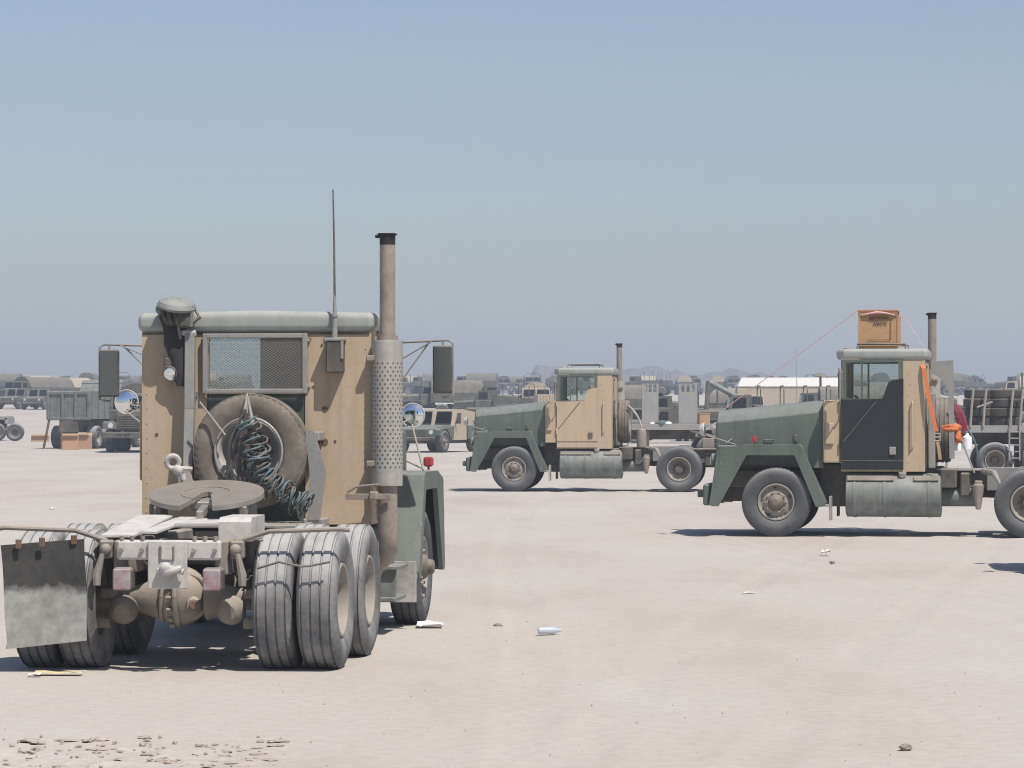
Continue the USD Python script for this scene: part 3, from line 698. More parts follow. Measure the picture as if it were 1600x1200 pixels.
    # --- spare wheel on the back of the cab
    if v.get('spare', True):
        add_wheel(t, (XB-.24, -.01 if hero else .03, 1.63), (-1, 0, 0), 'dish', Rr=.49 if hero else .505, w=.29, mats=dict(tyre=M['spare'], hub=M['hub'], rim=M['white']), name='spare_wheel')
    br = MB()
    br.prism([(-.50, 1.02), (-.60, 1.02), (-.66, 1.45), (-.56, 1.80), (-.48, 1.82), (-.52, 1.45)], 'x', XB-.30, XB-.27)
    br.box(XB-.29, XB-.005, -.60, -.52, 1.72, 1.80, .01); br.box(XB-.30, XB, -.64, -.46, 1.0, 1.06, .01)
    obj('spare_bracket', br, M['grey'], t)
    return t

M['herotyre'] = paint('pale_dusty_rubber', (0.075, 0.076, 0.077), 0.30, 1.0, 0.9, scale=4.0, vary=0.3, dustcol=(0.40, 0.39, 0.375), spec=0.2, streak=0.25)
M['spare'] = paint('brown_spare_rubber', (0.10, 0.088, 0.075), 0.42, 0.2, 0.9, scale=4.0, vary=0.3, dustcol=(0.30, 0.26, 0.215), spec=0.2)

def frame_of(o, deg):
    a = math.radians(deg); return np.array(o[:2]), np.array([math.cos(a), math.sin(a)]), np.array([-math.sin(a), math.cos(a)])
FA = ((-1.95, 30.9, 0), 83.6); FB = ((4.24, 52.34, 0), 171.0); FC = ((.155, 78.75, 0), 174.5); FD = ((7.62, 40.55, 0), 175.0)
def loc(fr, x, y, z):
    o, d, l = frame_of(*fr); p = o + x*d + y*l; return np.array([p[0], p[1], z])
def on_back(fr, px, py, x):
    """photo pixel -> local point on the plane local x = const"""
    o, d, l = frame_of(*fr); u = (px - CX) / F; b = o + x*d
    y = (u*b[1] - b[0]) / (l[0] - u*l[1]); Y = b[1] + y*l[1]
    return (x, y, H + (YH - py) / F * Y)

ra = on_back(FA, 645, 649, 1.05); la = on_back(FA, 198, 628, 1.05)
mr = on_back(FA, 692, 577, -1.0); mlf = on_back(FA, 171, 583, -1.0)
A = tractor('tan truck tractor seen from behind, spare wheel on its cab and open fifth wheel', *FA,
            dict(kind='A', round={-1: ra, 1: la}, mirror={-1: mr, 1: mlf}))
C = tractor('green nosed tractor with tan door in the middle, behind and left of the crate truck', *FC, dict(kind='C'))
B = tractor('green nosed tractor with black door and a wooden crate on its roof', *FB, dict(kind='B', door='blackdoor'))
D = tractor('green nosed tractor just beyond the right edge, only its shadow falls into the picture', *FD, dict(kind='D'))

# --- what only the near truck carries
xw = XB
gd = MB(); fz0, fz1, fy = 2.125, 2.640, .435
for a in (-1, 1): gd.box(xw-.07, xw-.035, a*fy-.022, a*fy+.022, fz0, fz1, .006)
gd.box(xw-.07, xw-.035, -fy, fy, fz1-.04, fz1, .006); gd.box(xw-.07, xw-.035, -fy, fy, fz0, fz0+.04, .006)
for a in (-1, 1):
    for z in (fz0+.06, fz1-.06): gd.box(xw-.04, xw-.002, a*(fy+.02)-.02, a*(fy+.02)+.02, z-.012, z+.012, .004)
wg = obj('window_guard', gd, M['grey'], A)
ms = MB(); pitch = .034
for sgn in (-1, 1):
    for k in range(-10, 82):
        # diagonal strand y = y0 + sgn*(z - zc)*1.6 clipped to the frame
        y0 = -1.2 + k * pitch
        zs = np.array([fz0+.02, fz1-.02]); ys = y0 + sgn * (zs - (fz0+fz1)/2) * 1.5
        t0, t1 = 0.0, 1.0
        dy = ys[1] - ys[0]
        a_, b_ = (-fy - ys[0]) / dy, (fy - ys[0]) / dy
        t0, t1 = max(t0, min(a_, b_)), min(t1, max(a_, b_))
        if t1 - t0 > .02:
            p = lambda q: (xw-.052 - .003*sgn, ys[0] + dy*q, zs[0] + (zs[1]-zs[0])*q)
            ms.tube([p(t0), p(t1)], .0017, 4, False)
obj('expanded_mesh', ms, M['grey'], wg, smooth=False)
obj('stowed_board', MB().box(xw+.09, xw+.11, -.42, -.02, 1.9, 2.64, .004), M['grey'], A)
# antenna
an = MB(); an.box(xw-.17, xw-.001, -.775, -.635, 2.30, 2.57, .012)
ab = obj('antenna_bracket', an, M['dark'], A)
am = MB(); am.box(xw-.18, xw-.001, -.79, -.62, 2.572, 2.60, .008); am.box(xw-.18, xw-.17, -.79, -.765, 2.42, 2.57, .004); am.cyl((xw-.09, -.70, 2.60), (xw-.09, -.70, 2.78), .026, .022, 14)
am.cyl((xw-.09, -.70, 2.78), (xw-.09, -.70, 2.97), .020, .010, 12); am.lathe([(.0, -.01), (.03, -.01), (.03, .01), (0, .01)], (xw-.09, -.70, 2.79), (0, 0, 1), 14)
obj('antenna_base', am, M['grey'], ab)
obj('antenna_whip', MB().tube([(xw-.09, -.70, 2.96), (xw-.09, -.695, 3.4), (xw-.09, -.685, 3.87)], [.011, .009, .006], 8), M['dark'], ab)
ob = MB()
for (y, z, r) in ((-.575, 2.54, .012), (-.60, 1.99, .026), (-.54, 1.705, .022), (-.60, 1.71, .03), (-.69, 1.715, .012), (.87, 1.77, .014), (-.47, 2.59, .014), (-.50, 2.18, .014), (.70, 1.25, .012)):
    ob.tube([(xw-.0005, y, z), (xw-.006, y, z)], r, 10)
obj('bolt_scar', ob, M['rust'], A)
# hose mast on the left with its work lamp and dark cover
pa = np.array(on_back(FA, 297, 520, xw-.12)); pb_ = np.array(on_back(FA, 296, 640, xw-.16)); pc = np.array(on_back(FA, 293, 790, xw-.34))
mast = MB()
for q0, q1 in ((pa, pb_), (pb_, pc)):
    d = q1 - q0; L = np.linalg.norm(d); u_, w_, dd = basis(d)
    Mx = np.eye(4); Mx[:3, 2] = dd; Mx[:3, 1] = np.array([0, 1, 0]) - dd*dd[1]; Mx[:3, 1] /= np.linalg.norm(Mx[:3, 1]); Mx[:3, 0] = np.cross(Mx[:3, 1], dd); Mx[:3, 3] = q0
    mast.box(-.03, .03, -.042, .042, 0, L, .006, Mx); mast.box(-.055, -.03, -.042, -.030, 0, L, .004, Mx)
mast.box(xw-.16, xw-.002, pb_[1]-.04, pb_[1]+.04, pb_[2]+.1, pb_[2]+.16, .008)
mast.box(pc[0]+.02, xw-.002, pc[1]-.05, pc[1]+.05, 1.35, 1.39, .008)
mt = obj('hose_mast', mast, M['grey'], A)
obj('mast_cap', MB().tube([pa + (-.0, .07, .0), pa + (-.0, -.05, .0)], .028, 12), M['white'], mt)
lp = np.array(on_back(FA, 276, 478, xw-.16))
wl = MB().lathe([(0, .07), (.08, .065), (.15, .035), (.172, 0), (.165, -.02), (.12, -.035), (0, -.03)], lp, (-.25, -.15, 1), 26)
wl.sphere(lp + (0, .14, -.03), .045, 2, (1.2, 1, 1)); wl.tube([lp + (0, .02, -.02), lp + (-.05, -.02, -.14), lp + (.02, -.03, -.28)], .014, 8)
wl.tube([lp + (-.04, -.14, -.01), lp + (-.04, -.13, -.18)], .02, 8)
obj('work_lamp', wl, M['tank'], mt)
wc = MB()
for k in range(7): wc.tube([lp + (.02*k-.05, .12-.045*k, -.03), lp + (-.06+.01*k, .10-.05*k, -.10-.02*(k % 3)), lp + (-.03, .06-.03*k, -.16)], .016 + .006*(k % 2), 7)
wc.box(lp[0]-.08, lp[0]+.06, lp[1]-.12, lp[1]-.02, lp[2]-.19, lp[2]-.04, .02)
obj('lamp_wiring', wc, M['dark'], mt, kind='stuff')
rngc = random.Random(4)
cl = MB(); rings = []
for k in range(10):
    t_ = k / 9; z = lp[2] - .03 - t_ * .66
    cy = lp[1] + .04 - .03*t_ - .06*t_*t_; w = .125 * (1 - .45*t_) + .012*math.sin(k*1.9); dpt = .055*(1-.4*t_)
    rings.append([(xw - .10 + dpt*math.sin(a)*(1+.2*math.sin(3*a+k)), cy + w*math.cos(a), z) for a in np.linspace(0, 2*math.pi, 15)[:-1]])
cl.loft(rings)
obj('lamp_cover_cloth', cl, M['cloth'], mt, smooth=50)
gl = np.array(on_back(FA, 266, 584, xw-.10))
sl = MB().lathe([(0, .05), (.04, .045), (.065, 0), (.06, -.012)], gl, (1, -.2, .2), 20); sl.torus(gl + (-.012, 0, 0), (1, -.2, .2), .062, .008, 22, 6)
sl.box(gl[0]-.02, xw-.001, gl[1]-.04, gl[1]+.05, gl[2]+.03, gl[2]+.14, .01)
s_ = obj('spot_lamp', sl, M['hub'], A)
obj('lens', MB().lathe([(.058, -.013), (.03, -.022), (0, -.025)], gl, (1, -.2, .2), 18), M['lamp'], s_)
# coupling heads and hoses
gh = np.array(on_back(FA, 270, 722, xw-.42))
ghm = MB().torus(gh, (1, .3, .2), .055, .022, 22, 8); ghm.sphere(gh + (-.02, -.05, -.07), .045, 2); ghm.tube([gh + (-.02, -.05, -.07), gh + (-.02, -.07, -.15), gh + (.02, -.06, -.30)], .02, 8)
ghm.tube([gh + (-.02, -.05, -.05), gh + (0.0, -.17, -.06)], .02, 8); ghm.cyl(gh + (-.03, -.09, -.10), gh + (-.03, -.10, -.15), .025, n=10)
obj('coupling_head', ghm, M['white'], A)
def coil(path, rad, turns, r, mat, ph, name):
    path = np.asarray(path); s = np.linspace(0, 1, len(path)); n = int(turns * 14); q = np.linspace(0, 1, n)
    c = np.stack([np.interp(q, s, path[:, i]) for i in range(3)], 1)
    for i in range(3): c[:, i] = np.convolve(np.pad(c[:, i], 6, 'edge'), np.ones(13)/13, 'valid')
    for i in range(3): c[:, i] += .05 * (meshkit.fbm(np.stack([q*9 + ph*5, 0*q + i*3.1, 0*q], 1), 2, 13 + i) - .5)
    d = np.gradient(c, axis=0); d /= np.linalg.norm(d, axis=1, keepdims=True)
    a = q * turns * 2*math.pi + ph + 1.3*np.sin(q*23 + ph*2); out = []
    for i in range(n):
        u_ = np.array([1.0, 0, 0]) - d[i]*d[i][0]; u_ /= np.linalg.norm(u_); w_ = np.cross(d[i], u_)
        rr_ = rad * (1 + .26*math.sin(i*.37 + ph*3) + .18*math.sin(i*.121 + ph))
        out.append(c[i] + rr_*(math.cos(a[i])*u_ + math.sin(a[i])*w_))
    return obj(name, MB().tube(out, r, 7), mat, A, smooth=60)
hp = [on_back(FA, *q, xw-.55) for q in ((386, 655), (396, 690), (402, 720), (415, 745), (440, 768), (462, 778), (480, 788))]
coil(hp, .082, 17, .010, M['teal'], 0, 'coiled_air_hose')
coil([np.array(p) + (0.03, -.01, -.02) for p in hp], .075, 13, .011, M['hose'], 2.0, 'coiled_air_hose')
coil([np.array(p) + (0.05, .01, -.03) for p in hp], .095, 11, .009, M['hose'], 4.0, 'coiled_air_hose')
hg = MB()
for k, (a, b, c_) in enumerate((((384, 640), (352, 690), (362, 750)), ((386, 645), (372, 700), (385, 765)), ((380, 660), (360, 720), (350, 770)), ((384, 650), (378, 720), (400, 760)), ((372, 668), (345, 700), (372, 762)), ((378, 672), (368, 730), (380, 770)), ((368, 690), (355, 730), (368, 768)), ((380, 665), (395, 720), (388, 770)))):
    P0, P1, P2 = [np.array(on_back(FA, *q, xw-.52)) for q in (a, b, c_)]
    q = np.linspace(0, 1, 12)[:, None]; hg.tube((1-q)**2*P0 + 2*q*(1-q)*P1 + q*q*P2, .014 + .008*(k % 2), 8)
obj('hanging_hose', hg, M['hose'], A, smooth=60)
hk0, hk1 = np.array(on_back(FA, 386, 615, xw-.42)), np.array(on_back(FA, 386, 665, xw-.52))
hkm = MB().tube([hk0 + (0.35, 0, 0.0), hk0, hk1], .008, 6); hkm.tube([hk0, hk1 + (0, .04, 0)], [.006, .022], 8); hkm.tube([hk0, hk1 + (0, -.05, 0.01)], [.006, .02], 8)
obj('hose_hook', hkm, M['grey'], A)
ty = MB().tube([np.array(on_back(FA, 312, 628, xw-.42)), np.array(on_back(FA, 352, 680, xw-.46))], .010, 6)
obj('tie_rod', ty, M['grey'], A)
rs = MB().torus((XB-.388, -.01, 1.63), (1, 0, 0), .288, .012, 48, 8)
obj('spare_lock_ring', rs, M['bare'], A)
# left mud flap, hanging behind the twin tyres
flx = -5.86
f4 = [on_back(FA, *q, flx) for q in ((1, 852), (132, 842), (138, 1000), (118, 1006), (30, 1016), (10, 990))]
nn = 14; V = []
tl, trr, br_, bl = [np.array(f4[i]) for i in (0, 1, 2, 4)]; bl = np.array(on_back(FA, 14, 1014, flx))
for i in range(nn):
    for j in range(nn):
        a, b = i/(nn-1), j/(nn-1)
        p = (1-a)*((1-b)*tl + b*trr) + a*((1-b)*bl + b*br_)
        cut = max(0, a - .93) * .25 * (1 if b < .2 else 0)
        p = p + np.array([.035*math.sin(3.1*b + 1.2*a) + .018*math.sin(7*a + 4*b) - .07*a*(1-b), (cut if b < .1 else 0), 0]); V.append(p)
V = np.array(V); Fm = []
for i in range(nn-1):
    for j in range(nn-1):
        a = i*nn + j; Fm += [[a, a+1, a+nn+1], [a, a+nn+1, a+nn]]
N0 = len(V); V2 = np.vstack([V, V + (.012, 0, 0)]); Fm = np.array(Fm); Fa = np.vstack([Fm, Fm[:, ::-1] + N0])
bd = [i for i in range(nn)] + [i*nn + nn-1 for i in range(1, nn)] + [(nn-1)*nn + j for j in range(nn-2, -1, -1)] + [i*nn for i in range(nn-2, 0, -1)]
sd_ = []
for k in range(len(bd)):
    a, b = bd[k], bd[(k+1) % len(bd)]; sd_ += [[a, a+N0, b+N0], [a, b+N0, b]]
M['flapdust'] = usdkit.material(stage, '/World/Looks/mud_flap', {
    'geo': ('geometry', {}), 'sep': ('separate_xyz', {}), 'n': ('noise_texture', {'scale': 6.0, 'detail': 5.0, 'roughness': .6}), 'n2': ('noise_texture', {'scale': 9.0, 'detail': 7.0, 'roughness': .7}),
    'z': ('math', {'math_type': 'multiply_add', 'value2': -12.0, 'value3': 6.6}), 'zn': ('math', {'math_type': 'multiply_add', 'value2': 3.0}), 'cl': ('clamp', {}),
    'r': ('rgb_ramp', {'ramp': [(0.0, (.06, .058, .054)), (1, (.33, .325, .30))]}), 'r2': ('rgb_ramp', {'ramp': [(0.3, (.6, .6, .6)), (.65, (1, 1, 1))]}),
    'mu': ('mix_color', {'blend_type': 'multiply', 'fac': 1.0}), 'p': ('principled_bsdf', {'roughness': .85, 'specular_ior_level': .2})},
    [('geo.position', 'sep.vector'), ('geo.position', 'n.vector'), ('geo.position', 'n2.vector'), ('sep.z', 'z.value1'), ('n.fac', 'zn.value1'), ('z.value', 'zn.value3'), ('zn.value', 'cl.value'),
     ('cl.result', 'r.fac'), ('n2.fac', 'r2.fac'), ('r.color', 'mu.a'), ('r2.color', 'mu.b'), ('mu.result', 'p.base_color')], surface='p.BSDF')
mf = obj('mud_flap', (V2, np.vstack([Fa, np.array(sd_)])), M['flapdust'], A, smooth=40)
fb = MB()
for q in (.22, .50, .88):
    c = tl + (trr - tl)*q; fb.box(c[0]-.02, c[0]-.004, c[1]-.022, c[1]+.022, c[2]-.035, c[2]+.035, .006)
obj('flap_clamp', fb, M['rust'], mf)
# wire round the right twin tyres
wr = [on_back(FA, *q, -5.78) for q in ((402, 888), (436, 878), (470, 885), (484, 884), (515, 878))]
obj('tie_wire', MB().tube(wr, .010, 6), M['dark'], A)

# ------------------------------------------------------------------ on and about the truck with the crate
def bl_(x, y, z): return loc(FB, x, y, z)
cx0, cx1, cz0, cz1 = -1.82, -1.25, 2.925, 3.455
ct = thing('wooden_crate', 'brown wooden crate with faded stencilled marks on the roof of a truck cab', 'crate', (*bl_(-1.535, .31, 0)[:2], 2.887), 171)
w2, d2, hh = .30, .27, .575
bd_ = MB(); bd_.box(-w2+.012, w2-.012, -d2+.012, d2-.012, .0, hh, .004)
obj('panel', bd_, M['wood'], ct)
for s in (-1, 1):
    obj('batten', MB().box(-w2-.004, w2+.004, s*d2-.014, s*d2+.014, hh-.055, hh, .004), M['wooddark'], ct)
    obj('batten', MB().box(-w2, w2, s*d2-.012, s*d2+.012, 0, .05, .004), M['wood'], ct)
    for e in (-1, 1): obj('corner_post', MB().box(e*w2-.03, e*w2+.002, s*d2-.010, s*d2+.010, .052, hh-.057, .004), M['wood'], ct)
obj('lid', MB().box(-w2-.012, w2+.012, -d2-.018, d2+.018, hh+.001, hh+.028, .005), M['wooddark'], ct)
mk = MB(); rng = random.Random(7)
for row, (z0, hgt, k0, k1) in enumerate(((.44, .06, -.16, .12), (.37, .05, -.13, .07))):
    x = k0
    while x < k1:
        w = rng.uniform(.022, .036); 
        mk.box(x, x+.008, d2, d2+.003, z0, z0+hgt, 0); mk.box(x, x+w-.008, d2, d2+.003, z0 + rng.choice((0, hgt*.45, hgt-.01)), z0 + rng.choice((.012, hgt)) if False else z0+hgt, 0) if rng.random() < .35 else mk.box(x+w-.016, x+w-.008, d2, d2+.003, z0+rng.uniform(0, .02), z0+hgt, 0)
        mk.box(x, x+w-.008, d2, d2+.0025, z0+hgt*.8, z0+hgt, 0); x += w + .006
mk.box(-.20, -.192, d2, d2+.003, .14, .46, 0); mk.box(-.20, .16, d2, d2+.003, .14, .146, 0)
obj('stencil_mark', mk, M['ink'], ct, smooth=False)
pk = MB(); Pt = lambda x, y, z: bl_(x, y, z)
for dy in (0, .05):
    a0 = Pt(.86, .45+dy, 1.955); a1 = Pt(-1.225, .36+dy, 3.502); a2 = Pt(-1.85, .36+dy, 3.50); a3 = Pt(-2.33, .62+dy, 2.79)
    pk.tube([a0, a1, a2, a3], .0055, 6)
pts = [Pt(-1.27, .60, 3.41), Pt(-1.42, .61, 3.44), Pt(-1.52, .615, 3.455), Pt(-1.66, .61, 3.445), Pt(-1.80, .60, 3.41)]
pk.tube(pts, [.008, .016, .022, .014, .008], 7)
p_ = obj('tie_cord', pk, M['pink'], smooth=60); key(p_, label='pink cord tying the wooden crate down across the roof and green hood', category='cord')
def ribbon(pts, w, th, wdir):
    pts = [np.asarray(p) for p in pts]; mb = MB(); rings = []
    for i, p in enumerate(pts):
        d = pts[min(i+1, len(pts)-1)] - pts[max(i-1, 0)]; d /= np.linalg.norm(d); n = np.cross(d, wdir); n /= np.linalg.norm(n)
        rings.append([p + wdir*w/2 + n*th, p - wdir*w/2 + n*th, p - wdir*w/2 - n*th, p + wdir*w/2 - n*th])
    return mb.loft(rings)
fwd = np.array([math.cos(math.radians(171)), math.sin(math.radians(171)), 0])
stp = thing('cargo_strap', 'orange webbing strap with metal buckle hanging down behind the black door', 'strap')
def sidept(px, py, y):
    o, d, l = frame_of(*FB); u = (px - CX)/F; b = o + y*l; x = (u*b[1] - b[0])/(d[0] - u*d[1]); Y = b[1] + x*d[1]
    return bl_(x, y, H + (YH - py)/F*Y)
obj('webbing', ribbon([sidept(1438, 562, .9), sidept(1443, 575, 1.06), sidept(1452, 625, 1.10), sidept(1463, 674, 1.12)], .065, .003, fwd), M['orange'], stp)
c = sidept(1464, 683, 1.12)
bkm = MB()
for e in (-1, 1): bkm.tube([c + fwd*.045*e + (0, 0, .06), c + fwd*.045*e - (0, 0, .06)], .010, 8)
for e in (-1, 0, 1): bkm.tube([c - fwd*.05 + (0, 0, .055*e), c + fwd*.05 + (0, 0, .055*e)], .010, 8)
obj('buckle', bkm, M['bare'], stp)
obj('strap_tail', ribbon([sidept(1465, 690, 1.12), sidept(1467, 702, 1.12), sidept(1469, 718, 1.11)], .05, .003, fwd), M['card'], stp)
def blob(c, r, sc, seed, sub=3, amp=.35):
    t = trimesh.creation.icosphere(subdivisions=sub); v = np.asarray(t.vertices)
    n = meshkit.fbm(v*1.8 + seed*7.3, 3, seed) - .5
    return (v * (1 + amp*2*n)[:, None]) * r * np.asarray(sc) + c, np.asarray(t.faces)
def single(name, geo, mat, label, cat, **kw):
    p = obj(name, geo, mat, **kw); return key(p, label=label, category=cat)
single('cloth_bundle', MB().add(*blob(sidept(1487, 668, .75), .13, (1.15, .8, .55), 3)).add(*blob(sidept(1497, 683, .75), .07, (.8, .8, 1.3), 5)), M['orange'], 'crumpled orange cloth bundle hanging behind the cab beside the strap', 'cloth', smooth=50)
rb = MB()
for k in range(4):
    o = k*3; rb.tube([sidept(1488+o, 628+2*k, .55), sidept(1494+o, 645, .57), sidept(1499+o, 662, .56), sidept(1506+o*.5, 678-k*2, .55)], [.02, .035, .035, .015], 7)
single('strap_bundle', rb, M['maroon'], 'dark red bundle of straps hung on the rack behind the cab', 'strap', smooth=60)
for i, (px, py, r_, hgt, lab) in enumerate(((1511, 690, .075, .22, 'taller white plastic jug behind the cab under the red straps'), (1495, 697, .07, .14, 'smaller white plastic jug low behind the cab near the buckle'))):
    c = sidept(px, py, .6)
    j = MB().lathe([(0, -hgt/2), (r_, -hgt/2), (r_*1.04, 0), (r_, hgt*.3), (r_*.4, hgt*.46), (r_*.35, hgt*.58), (0, hgt*.6)], c, (0, 0, 1), 18)
    single('plastic_jug', j, M['plastic'], lab, 'jug')
# rack plate behind the cab, parts of the crate truck
rk = MB(); rk.prism([(-2.36, 2.69), (-2.70, 2.71), (-2.72, 1.2), (-2.64, 1.2), (-2.62, 2.25), (-2.52, 2.42), (-2.36, 2.52)], 'y', .80, .83)
rk.box(-2.42, -2.32, .55, .83, 1.05, 2.2, .01)
obj('cab_guard', rk, M['grey'], B)
hs = MB()
for k in range(4):
    P0, P1, P2 = np.array((-2.6, .4-.1*k, 1.9)), np.array((-3.1, .55-.1*k, 1.6)), np.array((-3.05, .5, 1.15)); q = np.linspace(0, 1, 12)[:, None]
    hs.tube((1-q)**2*P0 + 2*q*(1-q)*P1 + q*q*P2, .016, 8)
obj('hanging_hose', hs, M['teal'], B, smooth=60)
obj('hose_rod', MB().tube([(-2.72, .7, 1.75), (-3.02, .85, .98)], .013, 8), M['grey'], B)
hs = MB()
for k in range(3):
    P0, P1, P2 = np.array((-2.62, .5-.1*k, 2.0)), np.array((-3.0, .6-.1*k, 1.7)), np.array((-2.95, .5, 1.2)); q = np.linspace(0, 1, 12)[:, None]
    hs.tube((1-q)**2*P0 + 2*q*(1-q)*P1 + q*q*P2, .022, 8)
obj('hanging_hose', hs, M['flap'], C, smooth=60)
cyl = MB().lathe([(0, 0), (.11, 0), (.115, .02), (.115, .36), (.09, .42), (.03, .45), (0, .46)], (-2.95, .62, 1.03), (0, 0, 1), 20)
obj('air_filter', cyl, M['pipe'], C)
# ------------------------------------------------------------------ other vehicles
def humvee(t, body, lower, canvas, detail=True):
    b = MB()
    b.prism([(-2.25, .62), (-2.25, 1.12), (.55, 1.16), (2.05, 1.05), (2.22, .98), (2.22, .60), (1.98, .55), (1.15, .55), (.95, .50), (-1.0, .50), (-1.2, .55)], 'y', -.86, .86)
    body_ = obj('body', b, body, t, smooth=False)
    for s in (-1, 1):
        w = MB(); y0, y1 = sorted((s*.862, s*1.07))
        fp = Polygon([(.72, .62), (.62, 1.12), (2.10, 1.02), (2.2, .95), (2.2, .72)]).difference(Polygon([(1.58 + .53*math.cos(a), .47 + .53*math.sin(a)) for a in np.linspace(0, 2*math.pi, 25)[:-1]]))
        w.prism(max(getattr(fp, 'geoms', [fp]), key=lambda g: g.area), 'y', y0, y1)
        rp = Polygon([(-.9, .55), (-.8, 1.12), (-2.25, 1.12), (-2.25, .7)]).difference(Polygon([(-1.72 + .53*math.cos(a), .47 + .53*math.sin(a)) for a in np.linspace(0, 2*math.pi, 25)[:-1]]))
        obj('fender', w, body, t, smooth=False)
        w = MB().prism(max(getattr(rp, 'geoms', [rp]), key=lambda g: g.area), 'y', y0, y1)
        obj('rear_fender', w, body, t, smooth=False)
        dr = MB().prism([(.60, .52), (.60, 1.14), (.30, 1.74), (-.78, 1.74), (-.80, .52)], 'y', *sorted((s*.87, s*1.03)))
        d = obj('door', dr, canvas, t, smooth=False)
        obj('window_pane', MB().prism([(.42, 1.22), (.22, 1.66), (-.18, 1.66), (-.18, 1.22)], 'y', *sorted((s*1.031, s*1.036))), M['dglass'], d, smooth=False)
    rf = MB().prism([(.42, 1.16), (.20, 1.80), (-.8, 1.83), (-2.2, 1.70), (-2.24, 1.13)], 'y', -.865, .865)
    obj('canvas_top', rf, canvas, t, smooth=False)
    for s in (-1, 1):
        L = [(.436, s*.45-.36, 1.22), (.436, s*.45+.36, 1.22), (.236, s*.45+.34, 1.73), (.236, s*.45-.34, 1.73)]
        w = MB().loft([[np.array(p) + (0, 0, 0) for p in L], [np.array(p) + (.012, 0, .004) for p in L]])
        obj('windscreen', w, M['dglass'], t, smooth=False)
        hl = MB().lathe([(.10, 0), (.09, .02), (0, .03)], (2.22, s*.66, .86), (1, 0, 0), 16)
        obj('headlight', hl, M['lamp'], t)
    g = MB()
    for k in range(7): g.box(2.22, 2.235, -.45 + k*.13, -.37 + k*.13, .70, .96, 0)
    obj('grille', g, M['dark'], t)
    bp = MB(); bp.box(2.2, 2.36, -.85, .85, .50, .66, .02)
    obj('bumper', bp, lower, t)
    fh = MB(); fh.box(-2.0, 2.0, -.8, .8, .38, .52); obj('underbody', fh, M['dark'], t)
    for x in (1.58, -1.72):
        for s in (-1, 1): add_wheel(t, (x, s*.92, .47), (0, s, 0), 'front', Rr=.47, w=.30, rr=.24, detail=False)
    if detail:
        for s in (-1, 1):
            mm = MB().tube([(.5, s*1.0, 1.2), (.52, s*1.22, 1.35)], .012, 6); mm.add(*rounded(.50, .55, s*1.22-.09, s*1.22+.09, 1.30, 1.55, .02))
            obj('side_mirror', mm, M['dark'], t)

